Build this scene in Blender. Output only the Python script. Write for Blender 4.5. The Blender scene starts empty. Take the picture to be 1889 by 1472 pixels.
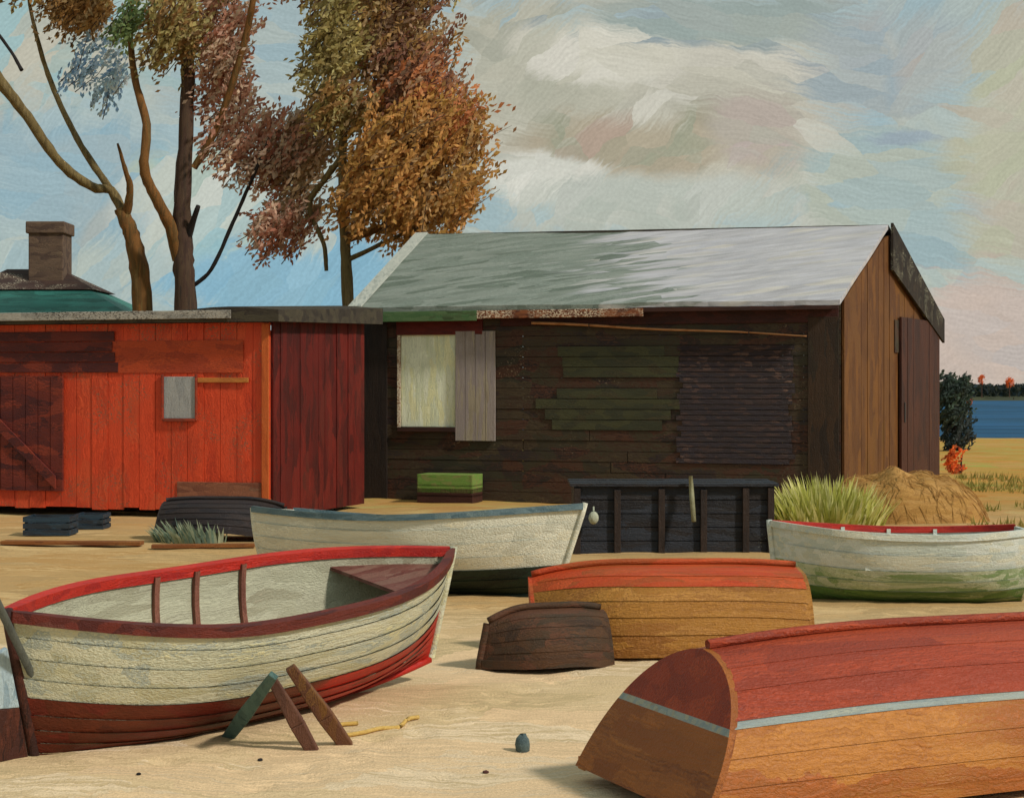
import bpy, math, random
from mathutils import Vector, Matrix, noise as mnoise
R = math.radians
C = bpy.context.scene.collection
F, HZ, EYE = 3000.0, 715.0, 2.2          # focal length and horizon in photo pixels, eye height in metres

def P(px, py, Y):                         # where a line of sight reaches depth Y
    return Vector(((px-944.5)/F*Y, Y, EYE-(py-HZ)/F*Y))
def G(px, py):                            # where it reaches the sand
    return P(px, py, EYE*F/(py-HZ))
def hexc(h):
    h = h.lstrip('#')
    v = [int(h[i:i+2], 16)/255 for i in (0, 2, 4)]
    return tuple(x/12.92 if x <= .04045 else ((x+.055)/1.055)**2.4 for x in v)+(1.0,)

# ---------------------------------------------------------------- node helpers
class NT:
    def __init__(s, tree):
        s.t = tree; s.n = tree.nodes; s.l = tree.links
    def new(s, typ, **kw):
        n = s.n.new(typ)
        for k, v in kw.items(): setattr(n, k, v)
        return n
    def put(s, sock, v):
        if isinstance(v, bpy.types.NodeSocket): s.l.new(v, sock)
        else: sock.default_value = v
    def math(s, op, a, b=0.0, c=None, clamp=False):
        n = s.new('ShaderNodeMath', operation=op); n.use_clamp = clamp
        s.put(n.inputs[0], a); s.put(n.inputs[1], b)
        if c is not None: s.put(n.inputs[2], c)
        return n.outputs[0]
    def vmath(s, op, a, b):
        n = s.new('ShaderNodeVectorMath', operation=op)
        s.put(n.inputs[0], a); s.put(n.inputs[1], b)
        return n.outputs[0]
    def mapping(s, v, scale=(1, 1, 1), rot=(0, 0, 0), loc=(0, 0, 0)):
        n = s.new('ShaderNodeMapping'); s.put(n.inputs['Vector'], v)
        n.inputs['Scale'].default_value = scale; n.inputs['Rotation'].default_value = rot; n.inputs['Location'].default_value = loc
        return n.outputs[0]
    def noise(s, v, scale, detail=2.0, rough=.5, col=False):
        n = s.new('ShaderNodeTexNoise'); s.put(n.inputs['Vector'], v)
        n.inputs['Scale'].default_value = scale; n.inputs['Detail'].default_value = detail; n.inputs['Roughness'].default_value = rough
        return n.outputs['Color' if col else 'Fac']
    def voro(s, v, scale):
        n = s.new('ShaderNodeTexVoronoi'); s.put(n.inputs['Vector'], v); n.inputs['Scale'].default_value = scale
        return n
    def sep(s, c):
        n = s.new('ShaderNodeSeparateXYZ'); s.put(n.inputs[0], c); return n.outputs
    def comb(s, x, y, z):
        n = s.new('ShaderNodeCombineXYZ')
        for i, v in enumerate((x, y, z)): s.put(n.inputs[i], v)
        return n.outputs[0]
    def rng(s, v, a, b, c=0.0, d=1.0, smooth=False):
        n = s.new('ShaderNodeMapRange'); n.interpolation_type = 'SMOOTHSTEP' if smooth else 'LINEAR'
        s.put(n.inputs['Value'], v)
        for k, x in zip(('From Min', 'From Max', 'To Min', 'To Max'), (a, b, c, d)): n.inputs[k].default_value = x
        return n.outputs[0]
    def mix(s, f, a, b, blend='MIX'):
        n = s.new('ShaderNodeMix', data_type='RGBA', blend_type=blend)
        s.put(n.inputs[0], f); s.put(n.inputs[6], a); s.put(n.inputs[7], b)
        return n.outputs[2]
    def ramp(s, f, cols, interp='LINEAR'):
        n = s.new('ShaderNodeValToRGB'); s.put(n.inputs[0], f); r = n.color_ramp; r.interpolation = interp
        k = len(cols)
        while len(r.elements) < k: r.elements.new(.5)
        for i, c in enumerate(cols):
            e = r.elements[i]; e.position = (i/(k-1) if interp == 'LINEAR' else i/k) if k > 1 else 0; e.color = hexc(c)
        return n.outputs[0]

def paint(name, pal, axis='x', size=.5, thin=.16, rough=.6, fleck=None, amount=.0, streak=.32, bump=.6, seed=0.0, scale=1.0, blend=.35, attr=False, spec=.25):
    """Brushed, weathered paint: long overlapping patches of the palette, bristle streaks along one axis, worn flecks."""
    m = bpy.data.materials.new(name); m.use_nodes = True
    t = NT(m.node_tree); b = t.n['Principled BSDF']
    co = t.new('ShaderNodeTexCoord').outputs['Object']
    co = t.mapping(co, loc=(seed*3.1, seed*1.7, seed*2.3), scale=(scale,)*3)
    st = {'x': (1/size, 1/(thin), 1/(thin)), 'y': (1/thin, 1/size, 1/thin), 'z': (1/thin, 1/thin, 1/size), 'o': (1/size,)*3}[axis]
    big = t.noise(co, 1.3/size, 2, .5, True)
    fine = t.noise(co, 14.0, 3, .6, True)
    d1 = t.vmath('SUBTRACT', big, (.5,)*3); d2 = t.vmath('SUBTRACT', fine, (.5,)*3)
    w = t.vmath('ADD', co, t.vmath('MULTIPLY', d1, (thin*1.5,)*3))
    w = t.vmath('ADD', w, t.vmath('MULTIPLY', d2, (thin*.4,)*3))
    v = t.voro(t.mapping(w, scale=st), 1.0)
    cell = t.sep(v.outputs['Color'])
    ss = tuple(x*(.9 if x == min(st) else 9.0) for x in st) if axis != 'o' else tuple(x*6 for x in st)
    bris = t.noise(t.mapping(w, scale=ss), 1.0, 3, .6)
    large = t.noise(co, .6/size, 2, .5)
    f = t.math('ADD', t.math('MULTIPLY', cell[0], 1-blend), t.math('MULTIPLY', t.rng(large, .3, .7), blend))
    f = t.math('ADD', f, t.math('MULTIPLY', t.math('SUBTRACT', bris, .5), .55), clamp=True)
    if attr:
        at = t.new('ShaderNodeAttribute', attribute_name='col')
        col = at.outputs['Color']
    else:
        col = t.ramp(f, pal)
    streak *= 1.35
    val = t.math('ADD', 1-streak*.5, t.math('MULTIPLY', t.rng(bris, .28, .72), streak))
    col = t.mix(1.0, col, t.comb(val, val, val), 'MULTIPLY')
    if fleck:
        fl = t.noise(t.mapping(w, scale=(.6, .6, 1.3)), 42.0, 2, .7)
        zone = t.noise(co, 1.1/size, 2)
        fm = t.math('MULTIPLY', t.rng(fl, .58-amount*.15, .64-amount*.15), t.rng(zone, .5-amount*.25, .62-amount*.2))
        col = t.mix(fm, col, hexc(fleck))
    t.put(b.inputs['Base Color'], col)
    b.inputs['Roughness'].default_value = rough; b.inputs['Specular IOR Level'].default_value = spec
    bp = t.new('ShaderNodeBump'); bp.inputs['Strength'].default_value = bump; bp.inputs['Distance'].default_value = .02
    h = t.math('ADD', bris, t.math('MULTIPLY', v.outputs['Distance'], -.4))
    h = t.math('ADD', h, t.math('MULTIPLY', t.noise(co, 45.0, 2, .6), .5))
    t.put(bp.inputs['Height'], h); t.put(b.inputs['Normal'], bp.outputs[0])
    return m

# ---------------------------------------------------------------- mesh helpers
class MB:
    def __init__(s): s.v = []; s.f = []; s.m = []; s.c = []
    def add(s, vs, fs, mi=0, col=None):
        o = len(s.v); s.v += [Vector(v) for v in vs]
        for f in fs:
            s.f.append([i+o for i in f]); s.m.append(mi); s.c.append(col)
        return s
    def box(s, a, b, mi=0, jit=0.0, rnd=random):
        x0, y0, z0 = a; x1, y1, z1 = b
        vs = [(x, y, z) for z in (z0, z1) for x, y in ((x0, y0), (x1, y0), (x1, y1), (x0, y1))]
        if jit: vs = [tuple(q+rnd.uniform(-jit, jit) for q in v) for v in vs]
        return s.add(vs, [(0, 3, 2, 1), (4, 5, 6, 7), (0, 1, 5, 4), (1, 2, 6, 5), (2, 3, 7, 6), (3, 0, 4, 7)], mi)
    def hexa(s, vs, mi=0):                # eight corners: four below, the same four above
        return s.add(vs, [(0, 3, 2, 1), (4, 5, 6, 7), (0, 1, 5, 4), (1, 2, 6, 5), (2, 3, 7, 6), (3, 0, 4, 7)], mi)
    def tube(s, pts, rad, n=8, mi=0, rough=0.0, rnd=random):
        pts = [Vector(p) for p in pts]; k = len(pts); base = len(s.v)
        for i, p in enumerate(pts):
            d = (pts[min(i+1, k-1)]-pts[max(i-1, 0)]).normalized()
            a = d.cross(Vector((0, 1, 0)) if abs(d.y) < .9 else Vector((1, 0, 0))).normalized(); b = d.cross(a)
            r = rad[i] if isinstance(rad, (list, tuple)) else rad
            for j in range(n):
                q = r*(1+rnd.uniform(-rough, rough)); w = 2*math.pi*j/n
                s.v.append(p+a*math.cos(w)*q+b*math.sin(w)*q)
        for i in range(k-1):
            for j in range(n):
                s.f.append([base+i*n+j, base+i*n+(j+1) % n, base+(i+1)*n+(j+1) % n, base+(i+1)*n+j]); s.m.append(mi); s.c.append(None)
        for o in (0, (k-1)*n):
            s.f.append([base+o+j for j in range(n)]); s.m.append(mi); s.c.append(None)
        return s
    def build(s, name, mats, parent=None, world=True, smooth=False, bevel=0.0):
        me = bpy.data.meshes.new(name)
        org = ORG.get(parent.name, Vector((0, 0, 0))) if (parent and world) else Vector((0, 0, 0))
        me.from_pydata([tuple(v-org) for v in s.v], [], s.f); me.validate()
        for m in (mats if isinstance(mats, (list, tuple)) else [mats]): me.materials.append(m)
        if len(me.polygons) == len(s.m):
            for p, mi in zip(me.polygons, s.m): p.material_index = mi; p.use_smooth = smooth
        if any(c is not None for c in s.c):
            at = me.color_attributes.new('col', 'FLOAT_COLOR', 'CORNER')
            for p, c in zip(me.polygons, s.c):
                for li in p.loop_indices: at.data[li].color = c or (1, 1, 1, 1)
        me.update()
        o = bpy.data.objects.new(name, me); C.objects.link(o)
        if parent: o.parent = parent; ORG[o.name] = org
        if bevel:
            bv = o.modifiers.new('edge', 'BEVEL'); bv.width = bevel; bv.segments = 2; bv.limit_method = 'ANGLE'
        return o
ORG = {}

def tag(o, label, cat, group=None, kind=None):
    if label: o['label'] = label
    if cat: o['category'] = cat
    if group: o['group'] = group
    if kind: o['kind'] = kind
    return o
def thing(name, label, cat, loc, rot=(0, 0, 0), group=None):
    o = bpy.data.objects.new(name, None); C.objects.link(o); o.location = loc; o.rotation_euler = rot
    o.empty_display_size = .2; ORG[o.name] = Vector(loc)
    return tag(o, label, cat, group)
def smooth_line(pts, k=6):
    pts = [Vector(p) for p in pts]; out = []
    for i in range(len(pts)-1):
        a, b, c, d = pts[max(i-1, 0)], pts[i], pts[i+1], pts[min(i+2, len(pts)-1)]
        for j in range(k):
            t = j/k
            out.append(.5*((2*b)+(c-a)*t+(2*a-5*b+4*c-d)*t*t+(3*b-a-3*c+d)*t**3))
    return out+[pts[-1]]

# ---------------------------------------------------------------- camera, light, sky
sc = bpy.context.scene
cam = bpy.data.cameras.new('camera'); co = bpy.data.objects.new('camera', cam); C.objects.link(co); sc.camera = co
cam.sensor_width = 36; cam.lens = 36*F/1889; cam.clip_end = 6000; cam.shift_y = -(736-HZ)/1889
co.location = (0, 0, EYE); co.rotation_euler = (R(90), 0, 0)
sc.view_settings.view_transform = 'Standard'; sc.view_settings.look = 'None'; sc.view_settings.gamma = 1; sc.view_settings.exposure = .33

SUN_EL, SUN_AZ = R(40), R(121)            # azimuth clockwise from straight ahead: from the right, a little behind the viewer
sd = Vector((math.sin(SUN_AZ)*math.cos(SUN_EL), math.cos(SUN_AZ)*math.cos(SUN_EL), math.sin(SUN_EL)))
sl = bpy.data.lights.new('sun', 'SUN'); sl.energy = 2.5; sl.angle = R(5); sl.color = (1, .95, .87)
so = bpy.data.objects.new('sun', sl); C.objects.link(so); so.rotation_euler = (-sd).to_track_quat('-Z', 'Y').to_euler(); so.location = (20, -20, 30)

wd = bpy.data.worlds.new('World'); sc.world = wd; wd.use_nodes = True
def make_sky():
    t = NT(wd.node_tree); bg = t.n['Background']; bg.inputs['Strength'].default_value = .1
    sky = t.new('ShaderNodeTexSky', sky_type='NISHITA'); sky.sun_disc = False; sky.sun_elevation = SUN_EL; sky.sun_rotation = SUN_AZ
    g = t.new('ShaderNodeTexCoord').outputs['Generated']
    x, y, z = t.sep(g)[0:3]
    ay = t.math('MAXIMUM', t.math('ABSOLUTE', y), .25)
    u = t.math('DIVIDE', x, ay); v = t.math('DIVIDE', z, ay)
    uv = t.comb(u, v, 0.0)
    d1 = t.vmath('SUBTRACT', t.noise(uv, 9, 3, .55, True), (.5,)*3)
    d2 = t.vmath('SUBTRACT', t.noise(uv, 70, 3, .6, True), (.5,)*3)
    w = t.vmath('ADD', uv, t.vmath('MULTIPLY', d1, (.04, .03, 0)))
    w = t.vmath('ADD', w, t.vmath('MULTIPLY', d2, (.008, .007, 0)))
    ws = t.sep(w)
    wa = t.mapping(w, rot=(0, 0, R(9))); wb = t.mapping(w, rot=(0, 0, R(-48)))
    va = t.voro(t.mapping(wa, scale=(22, 75, 1)), 1.0)
    vb = t.voro(t.mapping(wb, scale=(24, 70, 1)), 1.0)
    ca = t.sep(va.outputs['Color']); cb = t.sep(vb.outputs['Color'])
    swirl = t.rng(t.noise(uv, 7, 2), .47, .55)
    bra = t.noise(t.mapping(wa, scale=(30, 620, 1)), 1.0, 3, .6)
    brb = t.noise(t.mapping(wb, scale=(30, 560, 1)), 1.0, 3, .6)
    def pick(a, b):
        return t.math('ADD', t.math('MULTIPLY', a, t.math('SUBTRACT', 1.0, swirl)), t.math('MULTIPLY', b, swirl))
    c0 = pick(ca[0], cb[0]); c1 = pick(ca[1], cb[1]); bris = pick(bra, brb)
    col = t.mix(.9, sky.outputs[0], t.mix(1.0, t.ramp(c0, ['#97ADB0', '#A4B5B3', '#B0B8AD', '#99B0B4']), (8.0, 8.0, 8.0, 1), 'MULTIPLY'))
    # cloud banks: centre (photo px), radii, palette, softness
    banks = [
        (60, 60, 330, 190, ['#A3B4AC', '#AEB8AC', '#98B8BA', '#B9B7A6', '#BEBAA8'], .5),
        (150, 330, 300, 120, ['#86A6B2', '#9DB0B4', '#8EAEBA', '#A9B2AE'], .4),
        (400, 390, 170, 160, ['#A5BAB6', '#B9C4B0', '#92B8BE', '#C0C6BA', '#CDD2C8'], .4),
        (540, 520, 260, 80, ['#82AFC4', '#8FB7C8', '#80ACBE'], .3),
        (1250, 210, 480, 250, ['#B9B5A4', '#C2BEAD', '#B2AF9F', '#C9C6B8', '#BDB7A6'], .35),
        (1000, 120, 200, 130, ['#ABAB9A', '#B8B6A5', '#A3A596'], .4),
        (1120, 90, 150, 70, ['#D4D1C4', '#C9C6B6'], .25),
        (1180, 270, 230, 75, ['#A09A84', '#AEA38D', '#9A9C86', '#B09A8A'], .45),
        (1390, 260, 110, 90, ['#B3AC9F', '#B5AD9C', '#B7A9A2', '#AEAF9E'], .45),
        (1000, 340, 130, 60, ['#D8D6CA', '#C8CABF'], .25),
        (1230, 380, 350, 60, ['#BCC0B6', '#B2B9AE', '#C6C6BA'], .4),
        (1330, 35, 300, 50, ['#93A29E', '#A1AAA2', '#8F9EA3'], .35),
        (1660, 110, 190, 120, ['#A0ABAB', '#ABB0AB', '#9AA9AE', '#B2AEA6'], .4),
        (1640, 330, 190, 100, ['#A8B5AF', '#A2B6B6', '#B2B9AA', '#B0B8AB'], .4),
        (1860, 250, 110, 300, ['#B5B79C', '#BBB9A2', '#B7B6A2', '#BCB2A0'], .5),
        (1810, 610, 160, 130, ['#C2B3A8', '#C9B7AA', '#BDB4AE'], .35),
        (1690, 255, 75, 12, ['#98A8B2', '#A2AFB4'], .6),
    ]
    for i, (cx, cy, rx, ry, pal, soft) in enumerate(banks):
        u0, v0 = (cx-944.5)/F, (HZ-cy)/F
        du = t.math('DIVIDE', t.math('SUBTRACT', ws[0], u0), rx/F); dv = t.math('DIVIDE', t.math('SUBTRACT', ws[1], v0), ry/F)
        d = t.math('SQRT', t.math('ADD', t.math('MULTIPLY', du, du), t.math('MULTIPLY', dv, dv)))
        d = t.math('ADD', d, t.math('MULTIPLY', t.math('SUBTRACT', c1, .5), .5))
        d = t.math('ADD', d, t.math('MULTIPLY', t.math('SUBTRACT', bris, .5), .7))
        mask = t.rng(d, 1-soft, 1.0+soft*.35, .95, 0.0, True)
        pc = t.mix(1.0, t.ramp(c0, pal), (8.0, 8.0, 8.0, 1), 'MULTIPLY')
        col = t.mix(mask, col, pc)
    val = t.math('ADD', .86, t.math('MULTIPLY', t.rng(bris, .28, .72), .17))
    val = t.math('ADD', val, t.math('MULTIPLY', c1, .08))
    val = t.math('MULTIPLY', val, t.rng(t.noise(uv, 520, 1, .5), .3, .7, .95, 1.05))
    col = t.mix(1.0, col, t.comb(val, val, val), 'MULTIPLY')
    t.put(bg.inputs['Color'], col)
make_sky()

# ---------------------------------------------------------------- ground and water
_r = random.Random(99)
DENTS = [(_r.uniform(-4.5, 4.5), _r.uniform(8.5, 17), _r.uniform(.06, .13), _r.uniform(.008, .024)) for _ in range(150)]
for _k in range(26):                       # a line of footprints towards the ochre pram
    DENTS.append((-1.3+_k*.09+(.09 if _k % 2 else -.09), 9.0+_k*.19, .09, .028))
def ground_z(x, y):
    z = .05*mnoise.noise(Vector((x*.35, y*.35, 0)))+.018*mnoise.noise(Vector((x*1.7, y*1.7, 3)))
    if 8 < y < 20 and abs(x) < 7:
        z += .008*mnoise.noise(Vector((x*6, y*5, 9)))
        for (dx, dy, dr, dd) in DENTS:
            q = ((x-dx)**2+(y-dy)**2)/(dr*dr)
            if q < 6: z += -dd*math.exp(-q*1.6)+dd*.35*math.exp(-(math.sqrt(q)-1.25)**2*6)
    if y > 40: z += .15*mnoise.noise(Vector((x*.08, y*.08, 7)))
    if y > 70: z -= min((y-70)*.03, 2.5)
    return z
def make_ground():
    t = NT(None) if False else None
    m = bpy.data.materials.new('brushed sand'); m.use_nodes = True
    t = NT(m.node_tree); b = t.n['Principled BSDF']
    co = t.new('ShaderNodeTexCoord').outputs['Object']
    d1 = t.vmath('SUBTRACT', t.noise(co, .8, 3, .5, True), (.5,)*3); d2 = t.vmath('SUBTRACT', t.noise(co, 6, 3, .6, True), (.5,)*3)
    w = t.vmath('ADD', co, t.vmath('MULTIPLY', d1, (.8,)*3)); w = t.vmath('ADD', w, t.vmath('MULTIPLY', d2, (.2,)*3))
    v = t.voro(t.mapping(w, scale=(.75, 1.7, 1), rot=(0, 0, R(8))), 1.0); cell = t.sep(v.outputs['Color'])
    bris = t.noise(t.mapping(w, scale=(1.5, 22, 1), rot=(0, 0, R(8))), 1.0, 4, .62)
    f = t.math('ADD', cell[0], t.math('MULTIPLY', t.math('SUBTRACT', bris, .5), .9), clamp=True)
    near = t.ramp(f, ['#C2AA80', '#D0B48A', '#D9BD94', '#CAB086', '#E0C8A6', '#D6B890', '#DDBD94'])
    mid = t.ramp(f, ['#AE8E5E', '#C09A66', '#A88A5E', '#C4A270', '#B08650', '#CAAA78'])
    far = t.ramp(f, ['#B07A35', '#BE8B45', '#A98A3F', '#C08F55', '#9E9A4A'])
    xyz = t.sep(w)
    k1 = t.rng(xyz[1], 13.2, 17.0, 0, 1, True); k2 = t.rng(xyz[1], 26.0, 34.0, 0, 1, True)
    col = t.mix(k2, t.mix(k1, near, mid), far)
    fine = t.noise(co, 60, 2, .7)
    val = t.math('ADD', .82, t.math('MULTIPLY', t.rng(bris, .25, .75), .3)); val = t.math('MULTIPLY', val, t.rng(fine, .3, .7, .88, 1.12))
    col = t.mix(1.0, col, t.comb(val, val, val), 'MULTIPLY')
    t.put(b.inputs['Base Color'], col); b.inputs['Roughness'].default_value = .9; b.inputs['Specular IOR Level'].default_value = .1
    bp = t.new('ShaderNodeBump'); bp.inputs['Strength'].default_value = .55; bp.inputs['Distance'].default_value = .03
    t.put(bp.inputs['Height'], t.math('ADD', bris, t.math('MULTIPLY', fine, .5))); t.put(b.inputs['Normal'], bp.outputs[0])
    xs = [-2500, -600, -200, -90, -50]+[-30+i*.5 for i in range(47)]+[-6.5+i*.07 for i in range(186)]+[6.6+i*.5 for i in range(48)]+[50, 90, 200, 600, 2500]
    ys = [-60, -20, 0]+[4+i*.35 for i in range(12)]+[8.1+i*.07 for i in range(172)]+[20.2+i*.35 for i in range(64)]+[44, 48, 54, 60, 66, 72, 78, 84, 90, 100, 130, 200, 500, 3000]
    mb = MB(); nx = len(xs)
    vs = [(x, y, ground_z(x, y)) for y in ys for x in xs]
    fs = [(j*nx+i, j*nx+i+1, (j+1)*nx+i+1, (j+1)*nx+i) for j in range(len(ys)-1) for i in range(nx-1)]
    mb.add(vs, fs); o = mb.build('ground', m, smooth=True); tag(o, 'ochre beach sand', None, kind='structure')
    mw = paint('brushed blue water', ['#1A3A56', '#24506E', '#2C5A80', '#214258', '#356484'], 'x', 22, 3.5, .75, streak=.3, bump=.3, scale=1, spec=.08)
    mb = MB().add([(-2500, 74, -.33), (2500, 74, -.33), (2500, 3000, -.33), (-2500, 3000, -.33)], [(0, 1, 2, 3)])
    tag(mb.build('water', mw), 'strip of blue sea', None, kind='structure')
make_ground()

# ---------------------------------------------------------------- foliage
LEAF = paint('autumn leaves', ['#808080'], 'o', .3, .3, .7, attr=True, streak=.2, bump=.2)
def thin_leaf(m):
    t = NT(m.node_tree); b = t.n['Principled BSDF']; out = t.n['Material Output']
    tr = t.new('ShaderNodeBsdfTranslucent'); src = b.inputs['Base Color'].links[0].from_socket; t.l.new(src, tr.inputs['Color'])
    mx = t.new('ShaderNodeMixShader'); mx.inputs[0].default_value = .48
    t.l.new(b.outputs[0], mx.inputs[1]); t.l.new(tr.outputs[0], mx.inputs[2]); t.l.new(mx.outputs[0], out.inputs['Surface'])
thin_leaf(LEAF)
def crown(parent, clumps, seed, name='crown', dab=(.10, .19), ang=50, spray=(.5, 1.4), per=19):
    """Sprays of small leaves: each spray follows one twig and keeps one autumn colour."""
    rnd = random.Random(seed); mb = MB(); tw = MB()
    for (cx, cy, rx, ry, Y, dy, n, cols) in clumps:
        c = P(cx, cy, Y); ax, az = rx/F*Y, ry/F*Y
        for i in range(int(n*.56)):
            while True:
                q = Vector((rnd.uniform(-1, 1), rnd.uniform(-1, 1), rnd.uniform(-1, 1)))
                if q.length <= 1: break
            q *= 1+rnd.gauss(0, .10)
            p0 = c+Vector((q.x*ax, q.y*dy, q.z*az))
            if mnoise.noise(p0*1.25+Vector((seed, 0, 0))) < -.2: continue
            a = R(ang+rnd.gauss(0, 17)); sl_ = rnd.uniform(*spray)
            ax_ = Vector((math.cos(a), rnd.gauss(0, .3), math.sin(a))).normalized()
            base = hexc(cols[int(rnd.random()*len(cols))]); j = rnd.uniform(1.9, 2.5)
            if rnd.random() < .3 and sl_ > .45: tw.tube([p0-ax_*sl_*.55, p0+Vector((0, rnd.gauss(0, .05), rnd.gauss(0, .05))), p0+ax_*sl_*.5], [.014, .010, .004], 3)
            for m in range(per):
                p = p0+ax_*sl_*(m/per-.5)+Vector((rnd.gauss(0, .05), rnd.gauss(0, .07), rnd.gauss(0, .05)))*min(1, sl_)
                L = rnd.uniform(*dab); W = L*rnd.uniform(.35, .55)
                b = a+rnd.gauss(0, .55)
                d = Vector((math.cos(b), rnd.gauss(0, .4), math.sin(b))).normalized()
                nrm = Vector((.35+rnd.gauss(0, .35), -1+rnd.gauss(0, .35), .5+rnd.gauss(0, .35)))
                sd_ = d.cross(nrm).normalized(); k = j*rnd.uniform(.85, 1.15)
                mb.add([p-d*L*.5, p+sd_*W*.5, p+d*L*.5, p-sd_*W*.5], [(0, 1, 2, 3)], 0, (base[0]*k, base[1]*k*rnd.uniform(.95, 1.05), base[2]*k, 1))
    if len(tw.v) > 300: tw.build('twigs', BARK_D, parent)
    return mb.build(name, LEAF, parent)

BARK_O = paint('ochre bark', ['#6E4A20', '#80562A', '#5E4422', '#7D6236'], 'z', .5, .05, .8, bump=.8)
BARK_D = paint('dark bark', ['#3A2A22', '#4A352A', '#54402F', '#2E2622'], 'z', .5, .05, .8, bump=.8)
BARK_B = paint('black bark', ['#1E1B1A', '#2B2422'], 'z', .4, .05, .8, bump=.6)
BARK_G = paint('olive bark', ['#6B5A34', '#7C6A42', '#5C4C2C', '#8A7852'], 'z', .5, .05, .8, bump=.8)

def limb(name, pts, r0, r1, mat, parent, seed=0):
    rnd = random.Random(seed)
    line = smooth_line([P(*p) for p in pts], 6); k = len(line)
    mb = MB().tube(line, [r0+(r1-r0)*i/(k-1) for i in range(k)], 9, rough=.12, rnd=rnd)
    return mb.build(name, mat, parent, smooth=True)

BROWN = ['#6A4F2C', '#745834', '#80643C', '#5F4A2E', '#7A6648']
OLIVE = ['#6C6038', '#786C42', '#847648', '#625634', '#8A8058']
RUSSET = ['#7A503E', '#86604E', '#7C5846', '#947664', '#8C7866', '#9E8A76']
GOLD = ['#80602F', '#8C6A38', '#765830', '#986F3E', '#8A6436', '#826844']
ORANGE = ['#8E5A38', '#805438', '#96643E', '#7E583C']
DARKR = ['#644638', '#6E4C3C', '#5E4838', '#7A5640', '#7E6650']

b0 = P(265, 700, 38); b0.z = 0
ta = thing('autumn_tree', 'bare forked tree with a long limb curving out of frame left, behind the red shed', 'tree', b0, group='autumn trees behind the sheds')
limb('trunk', [(268, 890, 38), (263, 570, 38), (252, 470, 38), (238, 420, 38), (222, 385, 38)], .27, .15, BARK_O, ta, 1)
limb('branch', [(228, 392, 38), (205, 352, 38), (170, 345, 37.7), (110, 300, 37.3), (50, 215, 36.9), (0, 150, 36.6), (-60, 60, 36.2)], .10, .13, BARK_G, ta, 2)
limb('branch', [(228, 395, 38), (200, 345, 38), (150, 270, 38.2), (105, 180, 38.5), (75, 95, 38.7), (55, 10, 39), (48, -60, 39.2)], .10, .03, BARK_G, ta, 3)
limb('branch', [(232, 400, 38), (240, 350, 37.7), (230, 310, 37.5), (217, 265, 37.3)], .11, .025, BARK_O, ta, 4)
limb('branch', [(40, 130, 37), (20, 95, 37.2), (-20, 40, 37.4)], .045, .03, BARK_B, ta, 5)
crown(ta, [(140, 15, 60, 42, 38.6, .9, 260, BROWN), (60, -70, 110, 60, 38, 1.2, 300, BROWN), (20, -40, 60, 40, 37, .8, 80, OLIVE)], 11)

b0 = P(340, 700, 37.5); b0.z = 0
tb = thing('autumn_tree', 'tall dark stemmed tree with upright limbs and olive leaves behind the red shed', 'tree', b0, group='autumn trees behind the sheds')
limb('trunk', [(342, 890, 37.5), (341, 560, 37.5), (338, 470, 37.5), (336, 400, 37.5), (343, 250, 37.5), (347, 110, 37.5), (348, -60, 37.5)], .29, .12, BARK_D, tb, 6)
limb('branch', [(330, 480, 37.5), (315, 420, 37.3), (285, 360, 37), (266, 310, 36.8), (270, 230, 36.8), (250, 150, 37), (240, 70, 37.2), (244, 10, 37.2)], .16, .05, BARK_O, tb, 7)
limb('branch', [(358, 310, 37.5), (395, 245, 37.3), (430, 150, 37), (455, 60, 36.8), (475, -40, 36.6)], .085, .07, BARK_O, tb, 8)
limb('branch', [(352, 530, 37.6), (390, 497, 37.5), (430, 410, 37.4), (465, 330, 37.2), (500, 250, 37)], .05, .04, BARK_B, tb, 9)
limb('branch', [(345, 440, 37.5), (366, 380, 37.1)], .10, .05, BARK_B, tb, 10)
limb('branch', [(330, 430, 37.6), (283, 362, 38.2)], .10, .03, BARK_B, tb, 10)
crown(tb, [(240, 30, 28, 38, 36.7, .4, 110, ['#46583A', '#526444', '#5C6840']), (322, 50, 58, 62, 36.8, .9, 330, OLIVE+BROWN),
           (418, 60, 50, 110, 37.6, 1.0, 330, RUSSET), (415, 190, 50, 110, 37.8, .9, 230, RUSSET), (455, 290, 70, 40, 37.6, .8, 110, RUSSET),
           (330, -60, 160, 60, 37.5, 1.6, 420, OLIVE), (180, 130, 55, 75, 39, .8, 120, ['#6E8290', '#7F909A', '#5F7890', '#8D9494'])], 12)

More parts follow.
